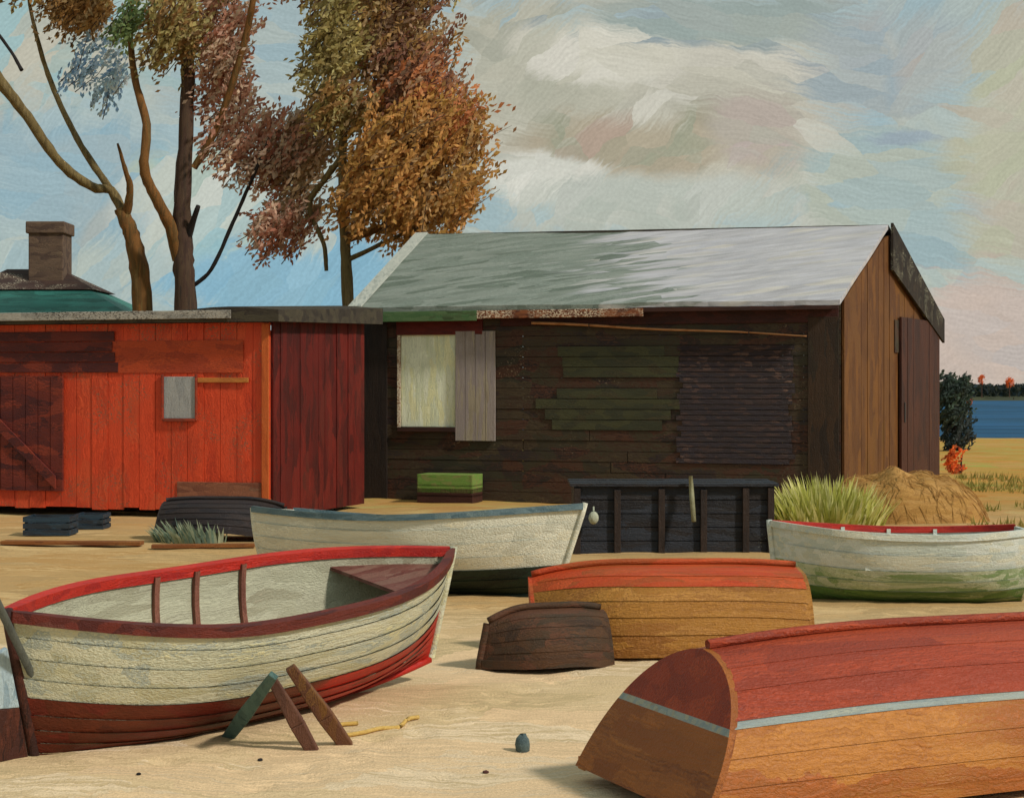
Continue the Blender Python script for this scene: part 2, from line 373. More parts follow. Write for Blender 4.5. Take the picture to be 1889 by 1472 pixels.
b0 = P(640, 700, 37); b0.z = 0
tcc = thing('autumn_tree', 'slim pale stemmed tree with a big golden brown crown by the barn roof', 'tree', b0, group='autumn trees behind the sheds')
limb('trunk', [(642, 890, 37), (642, 570, 37), (636, 440, 37), (632, 300, 37), (634, 150, 37.2), (628, 0, 37.3), (626, -80, 37.3)], .15, .06, BARK_G, tcc, 13)
limb('branch', [(638, 440, 37), (690, 425, 36.8), (745, 395, 36.6), (800, 330, 36.5)], .11, .04, BARK_O, tcc, 14)
limb('branch', [(642, 480, 37), (700, 452, 36.8), (780, 415, 36.7)], .06, .04, BARK_G, tcc, 15)
limb('branch', [(602, 500, 37.2), (597, 450, 37.2), (570, 380, 37.3), (600, 330, 37.2), (632, 290, 37)], .045, .08, BARK_G, tcc, 16)
crown(tcc, [(770, 310, 128, 128, 36.9, 1.7, 1900, GOLD), (840, 235, 60, 60, 36.6, .8, 160, GOLD+ORANGE), (700, 360, 70, 70, 36.6, 1.0, 420, GOLD),
            (775, 170, 80, 62, 37.2, 1.1, 420, ORANGE+DARKR), (730, 60, 95, 110, 37.6, 1.4, 900, DARKR+BROWN), (622, 85, 62, 100, 36.6, .8, 380, OLIVE),
            (640, 190, 60, 50, 36.7, .8, 190, BROWN+OLIVE), (515, 275, 66, 66, 37.8, .9, 330, RUSSET), (565, 300, 60, 120, 38, .9, 380, ['#7A6348', '#8A735A', '#6D5A40']),
            (515, 420, 58, 42, 37.4, .7, 150, RUSSET), (690, -60, 170, 70, 37.4, 1.8, 700, DARKR+OLIVE)], 13)

# ---------------------------------------------------------------- house behind
TEAL = paint('teal roofing', ['#2E6A62', '#3C7C70', '#28584F', '#4C8A7C'], 'x', .9, .16, .6, streak=.4, bump=.6)
DKROOF = paint('dark brown shingles', ['#2F2622', '#46322A', '#3A2B26', '#57413A'], 'x', .6, .12, .8, fleck='#CFC4AA', amount=.1)
BRICK = paint('brown brick', ['#57463A', '#6A5646', '#4A3A33', '#77634F'], 'x', .5, .1, .85)
CREAM = paint('cream plaster', ['#B5A78C', '#C3B498'], 'x', .5, .2, .85)
def house():
    Y0, Y1 = 41, 47
    a = P(-190, 590, Y0).x; b = P(262, 590, Y0).x; ze = 3.85
    r = thing('cottage', 'cottage with teal and dark brown roof and brick chimney at far left', 'house', ((a+b)/2, Y0, 0))
    MB().box((a+.35, Y0+.35, 0), (b-.35, Y1-.35, ze)).build('wall', CREAM, r)
    mx, my = P(95, 490, Y0+3).x, Y0+3; zt, zm = 5.32, 4.75
    k = (zm-ze)/(zt-ze)
    lo = [(a, Y0, ze), (b, Y0, ze), (b, Y1, ze), (a, Y1, ze)]
    rl, rr = mx-1.2, mx+.25
    hi = [(rl, my, zt), (rr, my, zt), (rr, my+.01, zt), (rl, my+.01, zt)]
    md = [tuple(Vector(l).lerp(Vector(h), .62)) for l, h in zip(lo, hi)]
    base = [(x, y, ze-.18) for x, y, z in lo]
    MB().hexa(base+lo).hexa(lo+md).build('roof', TEAL, r)
    up = [tuple(Vector(m)+(Vector(m)-Vector((mx-.5, my, zm))).normalized()*.12+Vector((0, 0, .02))) for m in md]
    top = [tuple(Vector(h)+Vector((0, 0, .08))) for h in hi]
    MB().hexa(up+top).build('roof_cap', DKROOF, r)
    ca, cb = P(50, 400, Y0+2.4), P(122, 400, Y0+2.4)
    ch = MB().box((ca.x+.06, Y0+2.3, 4.6), (cb.x-.06, Y0+3.2, 6.45)).box((ca.x, Y0+2.24, 6.3), (cb.x, Y0+3.26, 6.62)).build('chimney', BRICK, r, bevel=.03)
house()

# ---------------------------------------------------------------- board walls
def board_wall(mb, A, B, z0, z1, n, vertical=True, th=.05, rnd=random, cut=None, top=None):
    """Boards between plan points A and B; cut(u0,u1,z0,z1) tells what to leave open; top(u) gives the height at u."""
    A, B = Vector(A), Vector(B); d = B-A; nr = Vector((d.y, -d.x, 0)).normalized()
    def quad(u0, u1, za, zb, zc=None, zd=None):
        o = rnd.uniform(0, .018); q = nr*(o+th)
        i = nr*o
        p0, p1 = A+d*u0, A+d*u1; zc = zb if zc is None else zc
        mb.hexa([p0+q+Vector((0, 0, za)), p1+q+Vector((0, 0, za)), p1+i+Vector((0, 0, za)), p0+i+Vector((0, 0, za)),
                 p0+q+Vector((0, 0, zb)), p1+q+Vector((0, 0, zc)), p1+i+Vector((0, 0, zc)), p0+i+Vector((0, 0, zb))])
    for i in range(n):
        g = .0006
        if vertical:
            u0, u1 = i/n+g, (i+1)/n-g
            if top: quad(u0, u1, z0, top(u0), top(u1))
            else: quad(u0, u1, z0+rnd.uniform(0, .05), z1)
        else:
            za, zb = z0+(z1-z0)*i/n+.004, z0+(z1-z0)*(i+1)/n-.004
            if cut:
                cu0, cu1, cz0, cz1 = cut
                if zb > cz0 and za < cz1:
                    quad(0, cu0, za, zb); quad(cu1, 1, za, zb)
                    continue
            k = rnd.uniform(.3, .7)
            quad(0, k-g, za, zb); quad(k+g, 1, za, zb)
    return mb
def slab(A, B, S, th):                    # plan rectangle lifted: two front corners and their back partners
    pass

# ---------------------------------------------------------------- red shed
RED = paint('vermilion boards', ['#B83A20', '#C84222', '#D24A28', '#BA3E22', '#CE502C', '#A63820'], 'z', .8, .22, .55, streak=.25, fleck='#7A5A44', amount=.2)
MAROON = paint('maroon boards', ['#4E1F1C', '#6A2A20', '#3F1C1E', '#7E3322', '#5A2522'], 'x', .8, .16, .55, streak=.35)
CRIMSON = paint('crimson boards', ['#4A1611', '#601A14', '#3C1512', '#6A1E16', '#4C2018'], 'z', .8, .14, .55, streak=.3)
RUSTW = paint('rust red boards', ['#8C3420', '#A03C22', '#7A3424', '#99502E'], 'x', .8, .12, .6, streak=.35)
GREYW = paint('grey weathered wood', ['#9C978C', '#A9A296', '#8E8A82', '#B5AA98'], 'x', .8, .1, .75, fleck='#4A443E', amount=.4)
FELT = paint('tarred roofing felt', ['#2C2722', '#3A332B', '#4A4334', '#26221F'], 'x', .8, .12, .8, streak=.4)
PANE = paint('grey curtained pane', ['#8F8F8E', '#A3A19C', '#7F8488'], 'z', .4, .08, .35)
WOODO = paint('orange trim wood', ['#B06A2C', '#C07A38', '#A0582A'], 'x', .6, .05, .6)
IRON = paint('dark iron', ['#2A2A2C', '#35302E'], 'o', .1, .1, .5)
def red_shed():
    rnd = random.Random(5)
    fr = P(500, 900, 27); fr.z = 0
    fl = P(-190, 900, 28.8); fl.z = 0
    bk = P(668, 900, 30.2); bk.z = 0
    s = bk-fr; d = fl-fr; H = 3.28
    r = thing('red_shed', 'vermilion board shed with small grey window and dark flat roof', 'shed', fr)
    def w(u, z, out=0.0):                 # u along the front from the right corner, metres
        dd = d.normalized(); nn = Vector((dd.y, -dd.x, 0)); nn = nn if nn.y < 0 else -nn
        return fr+dd*u+nn*out+Vector((0, 0, z))
    L = d.length
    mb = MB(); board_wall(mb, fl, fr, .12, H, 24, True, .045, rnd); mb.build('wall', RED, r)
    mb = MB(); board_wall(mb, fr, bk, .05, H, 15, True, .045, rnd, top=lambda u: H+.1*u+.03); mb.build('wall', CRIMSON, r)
    # back and far side, plain boards
    mb = MB(); board_wall(mb, bk+d, fl, .05, H, 10, True, .045, rnd); board_wall(mb, bk, bk+d, .05, H, 30, True, .045, rnd); mb.build('wall', MAROON, r)
    def plate(name, u0, u1, z0, z1, o0, o1, mat, par=r, bevel=.008):
        return MB().hexa([w(u0, z0, o1), w(u1, z0, o1), w(u1, z0, o0), w(u0, z0, o0), w(u0, z1, o1), w(u1, z1, o1), w(u1, z1, o0), w(u0, z1, o0)]).build(name, mat, par, bevel=bevel)
    def u_of(px):                          # along-front distance of a sight line
        best = min((abs((w(i*.01, 0).x/w(i*.01, 0).y)*F+944.5-px), i*.01) for i in range(int(L*100)))
        return best[1]
    # window
    a, b = u_of(364), u_of(306); z1, z0 = P(0, 695, 27.4).z, P(0, 772, 27.4).z
    win = plate('window', a, b, z0, z1, .07, .085, PANE)
    for (p, q, e, f) in ((a-.04, a, z0-.04, z1+.04), (b, b+.04, z0-.04, z1+.04)): plate('window_frame', p, q, e, f, .07, .11, RUSTW, win)
    plate('window_sill', a+.002, b-.002, z0-.05, z0-.002, .07, .12, RUSTW, win)
    # upper rust band, orange batten, maroon door with brace
    x0, x1 = u_of(470), u_of(130)
    plate('upper_board', u_of(452), u_of(180), P(0, 688, 27.3).z, P(0, 628, 27.3).z, .066, .072, paint('brick orange boards', ['#A43E22', '#B64824', '#983A22', '#BE5028'], 'x', .9, .12, .6, streak=.35))
    plate('batten', u_of(462), u_of(368), P(0, 706, 27.2).z, P(0, 697, 27.2).z, .066, .09, WOODO)
    plate('corner_post', .0, .13, .1, H-.02, .066, .1, paint('orange corner board', ['#B4501E', '#C2602A', '#A6481E'], 'z', .6, .06, .55))
    e0, e1 = u_of(122), L-.3
    za, zb_ = P(0, 688, 28).z, P(0, 612, 28).z
    for k in range(4):
        plate('upper_board', u_of(205+rnd.uniform(-38, 25)), e1, za+(zb_-za)*k/4+.006, za+(zb_-za)*(k+1)/4-.006, .067, .08+rnd.uniform(0, .012), MAROON)
    door = MB()
    zt, zb = P(0, 694, 28).z, P(0, 905, 28).z
    nb = 8
    for i in range(nb):
        p, q = e0+(u_of(-60)-e0)*i/nb+.006, e0+(u_of(-60)-e0)*(i+1)/nb-.006
        o = rnd.uniform(.0, .012)
        door.hexa([w(p, zb, .1+o), w(q, zb, .1+o), w(q, zb, .068), w(p, zb, .068), w(p, zt, .1+o), w(q, zt, .1+o), w(q, zt, .068), w(p, zt, .068)])
    dr = door.build('door', MAROON, r)
    br0, br1 = w(e0+.12, zb+.15, .118), w(u_of(-50), zt-.3, .118)
    up = Vector((0, 0, .11)); ou = w(0, 0, .04)-w(0, 0, 0)
    MB().hexa([br0+ou-up, br1+ou-up, br1-up, br0-up, br0+ou+up, br1+ou+up, br1+up, br0+up]).build('brace', MAROON, dr)
    # base boards (weathered)
    plate('sill_board', .14, u_of(330), .1, .62, .067, .08, paint('worn rust brown boards', ['#7E4A34', '#8C5A42', '#6E4030', '#8A6A52'], 'x', .7, .08, .7))
    # roof slab: low, overhanging, a little higher at the back
    ov = .28; dd = d.normalized(); ss = s.normalized()
    A = fr-dd*ov-ss*ov; B = fr-dd*ov+ss*(s.length+ov); D = fl+dd*ov-ss*ov; E = fl+dd*ov+ss*(s.length+ov)
    z = lambda v, h: Vector((v.x, v.y, h))
    # the felt sags up in a low hump over the right-hand end
    n = 26; mb = MB()
    for i in range(n):
        t0, t1 = i/n, (i+1)/n
        def hh(t): return H+.17+.09*math.exp(-((t-.12)/.11)**2)
        a0, a1 = A.lerp(D, t0), A.lerp(D, t1); c0, c1 = B.lerp(E, t0), B.lerp(E, t1)
        mb.hexa([z(a0, H+.004), z(a1, H+.004), z(c1, H+.104), z(c0, H+.104), z(a0, hh(t0)), z(a1, hh(t1)), z(c1, hh(t1)+.2), z(c0, hh(t0)+.2)])
    mb.build('roof', FELT, r)
    f0, f1 = u_of(440), L+.2
    plate('fascia', f0, f1, H+.06, H+.2, ov+.02, ov+.05, GREYW)
red_shed()

# ---------------------------------------------------------------- barn
BARNW = paint('dark brown barn boards', ['#372620', '#463224', '#3A3626', '#2E2421', '#4E3022', '#3E3226', '#463A28', '#2A2325', '#4A3224'], 'x', 1.1, .22, .6, streak=.5, fleck='#9A8468', amount=-.25, blend=.3)
BARND = paint('deep brown boards', ['#33201A', '#42241C', '#2B1D18'], 'x', 1.0, .1, .6, streak=.4)
GABLE = paint('tawny gable boards', ['#5C3A18', '#6B4520', '#553318', '#73491E', '#614018'], 'z', .9, .2, .6, streak=.25)
DOORB = paint('red brown sliding door boards', ['#3C1E14', '#4A2618', '#331A14', '#55301C'], 'z', .9, .2, .55, streak=.3)
ROOFG = paint('worn grey roofing', ['#666F64', '#747D72', '#7C847A', '#888E84', '#5E685C', '#6C766A'], 'x', 2.0, .11, .7, streak=.45, bump=.7)
def fade_roof(m):                          # the felt is greener at one end and lilac grey at the other, the change ragged along the brush marks
    t = NT(m.node_tree); b = t.n['Principled BSDF']
    co = t.new('ShaderNodeTexCoord').outputs['Object']; x = t.sep(co)[0]
    v = t.voro(t.mapping(co, scale=(.5, 7, 7)), 1.0); n = t.noise(t.mapping(co, scale=(.6, 9, 9)), 1.0, 3)
    c = t.sep(v.outputs['Color'])
    f = t.math('ADD', x, t.math('MULTIPLY', t.math('SUBTRACT', c[0], .5), 2.2)); f = t.math('ADD', f, t.math('MULTIPLY', t.math('SUBTRACT', n, .5), 2.0))
    old = b.inputs['Base Color'].links[0].from_socket
    new = t.mix(1.0, t.ramp(c[1], ['#AEABAD', '#BBB8BA', '#B3B1B5', '#C2BCB4']), t.comb(*(t.rng(n, .25, .75, .78, 1.12),)*3), 'MULTIPLY')
    t.put(b.inputs['Base Color'], t.mix(t.rng(f, -4.3, -2.7, 0, 1, True), old, new))
fade_roof(ROOFG)
BLACKB = paint('black verge boards', ['#1F1A16', '#2C2520', '#3A3026'], 'z', .4, .1, .8, fleck='#B0AE92', amount=.05)
GREENB = paint('mossy green board', ['#3E5A34', '#4C6A40', '#5A7048', '#3A4A2C'], 'x', .7, .06, .7)
ORFLECK = paint('flaking orange board', ['#7A4424', '#8C5230', '#5A3020', '#6A3C24'], 'x', .6, .05, .7, fleck='#E0CDB0', amount=.55)
PALE = paint('pale green yellow blind', ['#E6EACC', '#EEF0D4', '#DDE2C0', '#F0ECB8', '#E8EAD8'], 'z', .6, .09, .5)
GREYB = paint('grey brown shutter', ['#85786E', '#988C84', '#8E8280', '#A0947E', '#7C6E60'], 'z', .8, .06, .6)
LINTEL = paint('dark red lintel', ['#4A1812', '#5C1E16', '#6B241A'], 'x', .6, .08, .4)
POLEM = paint('peeled pole wood', ['#B07A50', '#C08A5E', '#9A6238'], 'x', .7, .04, .5)
def barn():
    rnd = random.Random(9)
    A = P(664, 900, 32.3); A.z = 0        # front left, front right, back right, back left in plan
    B = P(1551, 900, 29.4); B.z = 0
    Cc = P(1722, 900, 35.6); Cc.z = 0
    D = A+(Cc-B)
    H, RL, RR = 3.78, 5.42, 5.32
    r = thing('boat_barn', 'long dark brown board barn with grey pitched roof and pale blind in its window', 'barn', B)
    d = (B-A); L = d.length; dn = d.normalized(); nn = Vector((dn.y, -dn.x, 0))
    def w(u, z, out=0.0): return A+dn*u+nn*out+Vector((0, 0, z))
    def u_of(px):
        return min((abs(w(i*.01, 0).x/w(i*.01, 0).y*F+944.5-px), i*.01) for i in range(int(L*100)))[1]
    Yw = 31.6
    zz = lambda py, px=820: P(0, py, w(u_of(px), 0).y).z
    c0, c1 = u_of(742), u_of(842); zt, zb = zz(614), zz(788)
    mb = MB(); board_wall(mb, A, B, .0, H, 19, False, .05, rnd, (c0/L, c1/L, zb, zt)); mb.build('wall', BARNW, r)
    # gable wall (right) and far walls
    gw = MB(); apex = lambda u: H+(RR-.08-H)*(u/.43 if u < .43 else (1-u)/.57)
    board_wall(gw, B, Cc, .0, H, 18, True, .05, rnd, top=apex); gw.build('wall', GABLE, r)
    mb = MB(); board_wall(mb, D, A, .0, H, 16, True, .05, rnd, top=lambda u: apex(1-u)); board_wall(mb, Cc, D, 0, H, 20, True, .05, rnd); mb.build('wall', BARND, r)
    def plate(name, u0, u1, z0, z1, o0, o1, mat, par=r, bevel=.008, tilt=0.0):
        return MB().hexa([w(u0, z0, o1), w(u1, z0+tilt, o1), w(u1, z0+tilt, o0), w(u0, z0, o0), w(u0, z1, o1), w(u1, z1+tilt, o1), w(u1, z1+tilt, o0), w(u0, z1, o0)]).build(name, mat, par, bevel=bevel)
    # window with blind, surround, shutter
    win = plate('window', c0+.002, c1-.002, zb+.002, zt-.002, .02, .064, PALE)
    plate('casing', c0-.07, c0, zb-.05, zt, .071, .1, paint('worn orange casing', ['#7A4A2C', '#9A6A48', '#5C3422'], 'z', .5, .04, .6, fleck='#DCCFB4', amount=1.0), win)
    plate('sill', c0-.05, c1+.02, zb-.09, zb-.002, .072, .15, BARND, win)
    plate('lintel', u_of(735), u_of(893), zz(618), zz(584), .072, .12, LINTEL)
    sh = MB()
    s0, s1 = c1+.015, u_of(917); sz0, sz1 = zz(812), zz(612)
    for i in range(4):
        p, q = s0+(s1-s0)*i/4+.005, s0+(s1-s0)*(i+1)/4-.005; o = rnd.uniform(0, .012)
        sh.hexa([w(p, sz0, .11+o), w(q, sz0, .11+o), w(q, sz0, .075), w(p, sz0, .075), w(p, sz1, .11+o), w(q, sz1, .11+o), w(q, sz1, .075), w(p, sz1, .075)])
    shu = sh.build('shutter', GREYB, r)
    # corner posts, eave boards
    plate('corner_post', .0, .62, .0, H-.3, .073, .1, paint('black brown post', ['#241C18', '#2F241D', '#1F1917'], 'z', .8, .1, .6))
    plate('corner_post', L-.58, L-.02, .0, H-.3, .073, .1, paint('umber post', ['#33261A', '#3F2C1C', '#2A2019', '#3A3020'], 'z', .8, .12, .6))
    plate('eave_board', u_of(925), L-.03, H-.4, H-.06, .073, .095, paint('oxblood eave board', ['#3A1B16', '#47201A', '#2F1815', '#552A20'], 'x', 1.0, .1, .5))
    # darker patched panels on the siding: tarred squares and greenish boards
    TAR = paint('tarred slats', ['#241F28', '#33282C', '#2C2222', '#4A3530', '#8A6A58'], 'x', 1.4, .045, .45, streak=.6, bump=.9)
    OLI = paint('olive patched boards', ['#3C3D28', '#45442C', '#353728', '#4C4029'], 'x', 1.0, .12, .55, streak=.35)
    zz2 = lambda py: P(0, py, w(u_of(1250), 0).y).z
    def patch(pa_, pb_, p1, p0, mat, n, ragged):
        mb = MB(); hb = H/19; zlo, zhi = round(zz2(p0)/hb)*hb, round(zz2(p1)/hb)*hb
        if n < 9: n = round((zhi-zlo)/hb)
        for i in range(n):
            u0, u1 = u_of(pa_)+rnd.uniform(-ragged, ragged), u_of(pb_)+rnd.uniform(-ragged, ragged)
            za, zb_ = zlo+(zhi-zlo)*i/n+.006, zlo+(zhi-zlo)*(i+1)/n-.006; o = .077+rnd.uniform(0, .006)
            mb.hexa([w(u0, za, o), w(u1, za, o), w(u1, za, .073), w(u0, za, .073), w(u0, zb_, o), w(u1, zb_, o), w(u1, zb_, .073), w(u0, zb_, .073)])
        mb.build('slat_patch', mat, r)
    patch(1255, 1462, 642, 860, TAR, 22, .07)
    patch(1035, 1248, 630, 692, OLI, 3, .25)
    patch(1015, 1240, 712, 800, OLI, 4, .28)
    # roof
    ov, ovg = .32, .18
    S = (Cc-B); sn = S.normalized()
    slope = lambda p, h: Vector((p.x, p.y, h))
    eL, eR = A-dn*.12+nn*ov, B+dn*.02+nn*ov
    kL, kR = A+S*.43-dn*.5, B+S*.43+dn*.06
    hL, hR = D-dn*.12-nn*ov, Cc+dn*.12-nn*ov
    he = H-.1
    def sheet(e0, e1, k0, k1, h0, r0, r1, th):
        lo = [slope(e0, h0), slope(e1, h0), slope(k1, r1), slope(k0, r0)]
        return lo+[v+Vector((0, 0, th)) for v in lo]
    nu, nv = 48, 10; vs = []
    for th in (0.0, .09):
        for i in range(nu+1):
            for k in range(nv+1):
                u, v = i/nu, k/nv
                q = slope(eL, he).lerp(slope(eR, he), u).lerp(slope(kL, RL).lerp(slope(kR, RR), u), v)
                q.z += th+.03*mnoise.noise(Vector((u*5, v*2.5, 2)))+.012*mnoise.noise(Vector((u*22, v*6, 5)))-.04*math.sin(math.pi*u)*v
                if k == 0: q += nn*.035*mnoise.noise(Vector((u*26, 0, 8)))
                vs.append(tuple(q))
    m_ = nv+1; o_ = (nu+1)*m_; fs = []
    for i in range(nu):
        for k in range(nv):
            a_ = i*m_+k; fs += [(a_, a_+1, a_+m_+1, a_+m_), (o_+a_, o_+a_+m_, o_+a_+m_+1, o_+a_+1)]
        a_ = i*m_; fs += [(a_, a_+m_, o_+a_+m_, o_+a_), (a_+nv, o_+a_+nv, o_+a_+m_+nv, a_+m_+nv)]
    for k in range(nv):
        a_ = k; b_ = nu*m_+k; fs += [(a_, o_+a_, o_+a_+1, a_+1), (b_, b_+1, o_+b_+1, o_+b_)]
    rf = MB().add(vs, fs).build('roof', ROOFG, r)
    back = MB().hexa(sheet(hR, hL, kR+dn*.0, kL, he-.05, RR, RL, .09)).build('roof', FELT, r)
    # pale verge flashing at left end, black verge on the back slope of the gable
    VER = paint('pale zinc flashing', ['#A9ADA4', '#BFC0B4', '#949A92'], 'y', .8, .05, .5)
    def strip(p0, p1, off, th, mat, name, par, width):
        a, b = Vector(p0), Vector(p1); o = off.normalized()*width
        MB().hexa([a, a+o, b+o, b, a+Vector((0, 0, th)), a+o+Vector((0, 0, th)), b+o+Vector((0, 0, th)), b+Vector((0, 0, th))]).build(name, mat, par)
    strip(slope(eL, he+.095), slope(kL, RL+.095), dn, .03, VER, 'verge_flashing', rf, .28)
    # verge board: an upright plank hung under the back slope at the gable
    k0 = slope(kR, RR+.12)+dn*.05; k1 = slope(hR, he+.02)+dn*.05; dp = Vector((0, 0, -1.15))
    t = dn*.05
    MB().hexa([k0+dp*.8, k0+dp*.8+t, k1+dp*.45+t, k1+dp*.45, k0, k0+t, k1+t, k1]).build('verge_board', BLACKB, r)
    f0 = slope(eR, he-.02)+dn*.03; f1 = slope(kR, RR-.02)+dn*.03-dn*.1
    # fascia boards along the front eave
    fo = ov+.005
    plate('fascia', .3, u_of(890), he-.2, he-.004, fo, fo+.03, GREENB)
    plate('fascia', u_of(890)+.004, L*.62, he-.16, he-.006, fo-.004, fo+.026, ORFLECK)
    plate('fascia', L*.62+.004, L, he-.08, he-.006, fo-.006, fo+.02, BARND)
    # gable details: sliding door and dark slit
    gn = Vector((sn.y, -sn.x, 0))
    def g(u, z, o=0.0): return B+sn*u+gn*o+Vector((0, 0, z))
    Sg = S.length
    dr = MB()
    for i in range(7):
        p, q = Sg*.535+(Sg*.465)*i/7+.006, Sg*.535+(Sg*.465)*(i+1)/7-.006; o = rnd.uniform(0, .015)
        dr.hexa([g(p, .05, .13+o), g(q, .05, .13+o), g(q, .05, .09), g(p, .05, .09), g(p, 3.62, .13+o), g(q, 3.62, .13+o), g(q, 3.62, .09), g(p, 3.62, .09)])
    dv = dr.build('door', DOORB, r)
    MB().hexa([g(Sg*.535+.2, 1.5, .155), g(Sg*.535+.28, 1.5, .155), g(Sg*.535+.28, 1.5, .135), g(Sg*.535+.2, 1.5, .135), g(Sg*.535+.2, 1.9, .155), g(Sg*.535+.28, 1.9, .155), g(Sg*.535+.28, 1.9, .135), g(Sg*.535+.2, 1.9, .135)]).build('handle', IRON, dv)
    MB().hexa([g(Sg*.49, 2.9, .09), g(Sg*.53, 2.9, .09), g(Sg*.53, 2.9, .072), g(Sg*.49, 2.9, .072), g(Sg*.49, 3.55, .09), g(Sg*.53, 3.55, .09), g(Sg*.53, 3.55, .072), g(Sg*.49, 3.55, .072)]).build('vent_slot', BARNW, r)
    # pole hanging on the front wall, on two iron hooks
    p0, p1 = w(u_of(985), zz2(593), .16), w(u_of(1490), zz2(622), .16)
    pts = [p0.lerp(p1, i/8)+Vector((0, 0, .012*math.sin(i*1.3))) for i in range(9)]
    po = thing('pole', 'long peeled pole hung under the eave on the dark barn wall', 'pole', p0.lerp(p1, .5))
    MB().tube(pts, [.028-.0018*i for i in range(9)], 8).build('shaft', POLEM, po, smooth=True)
    for f in (.22, .8):
        q = p0.lerp(p1, f)
        MB().tube([q-nn*.07+Vector((0, 0, .02)), q-nn*.02+Vector((0, 0, -.045)), q+nn*.05+Vector((0, 0, -.04)), q+nn*.06+Vector((0, 0, .03))], .009, 6).build('hook', IRON, po)
    # green box at the foot of the wall
    q = P(830, 900, 31.2); q.z = ground_z(q.x, q.y); hw = .56
    bx = thing('crate', 'green slatted crate at the foot of the barn below the pale window', 'crate', q)
    zt = P(0, 874, q.y).z-q.z; zm = P(0, 896, q.y).z-q.z
    GR = paint('leaf green crate paint', ['#5E8034', '#6E9040', '#7E8A4A', '#8A7A50'], 'x', .4, .05, .6)
    lo = q.z
    for z0, z1 in ((0, .16), (.19, .35), (zm-.2, zm-.03), (zm, zt)):
        if z1 <= zt+.001:
            MB().hexa([q+dn*-hw+nn*.3+Vector((0, 0, z0)), q+dn*hw+nn*.3+Vector((0, 0, z0)), q+dn*hw+nn*-.3+Vector((0, 0, z0)), q+dn*-hw+nn*-.3+Vector((0, 0, z0)),
                       q+dn*-hw+nn*.3+Vector((0, 0, z1)), q+dn*hw+nn*.3+Vector((0, 0, z1)), q+dn*hw+nn*-.3+Vector((0, 0, z1)), q+dn*-hw+nn*-.3+Vector((0, 0, z1))]).build('slat', GR if z1 > zm else BARND, bx, bevel=.006)
    for sx in (-1, 1):
        for sy in (-1, 1):
            c = q+dn*sx*(hw-.03)+nn*sy*.27
            MB().box(c+Vector((-.025, -.025, 0)), c+Vector((.025, .025, zt-.01))).build('post', BARND, bx)
barn()

# ---------------------------------------------------------------- boats
def sec(p, t, s):
    """Point on the half hull: t 0 stern to 1 bow, s 0 keel to 1 sheer (local metres, x forward)."""
    L, B, D = p['L'], p['B'], p['D']; tm = p.get('tm', .45); tr = p.get('tr', .7); pw = p.get('pw', 2.2); bw = p.get('bw', 0.0)
    if t < tm: hb = 1-((tm-t)/tm)**p.get('ps', 2)*(1-tr)
    else: hb = bw+(1-bw)*(1-((t-tm)/(1-tm))**pw)
    hb *= B/2
    zk = p.get('kb', .12)*max(0, (t-.62)/.38)**2.2+p.get('ks', .03)*max(0, (.3-t)/.3)**2
    zs = D+p.get('sb', .16)*max(0, (t-.4)/.6)**2+p.get('sst', .05)*max(0, (.4-t)/.4)**2
    ph = s*math.pi/2
    e = p.get('full', .62)+(1.0-p.get('full', .62))*max(0, (t-.55)/.45)**1.4
    g = p.get('rise', 1.0)
    y = hb*math.sin(ph)**e; z = zk+(zs-zk)*((1-math.cos(ph))*.55+.45*s**g)
    x = (t-.5)*L+p.get('rb', .3)*(max(0, (z-zk)/(zs-zk))**p['rc'] if 'rc' in p else z/D)*max(0, (t-.5)/.5)**3-p.get('rs', .08)*(z/D)*max(0, (.25-t)/.25)**2
    return Vector((x, y, z))

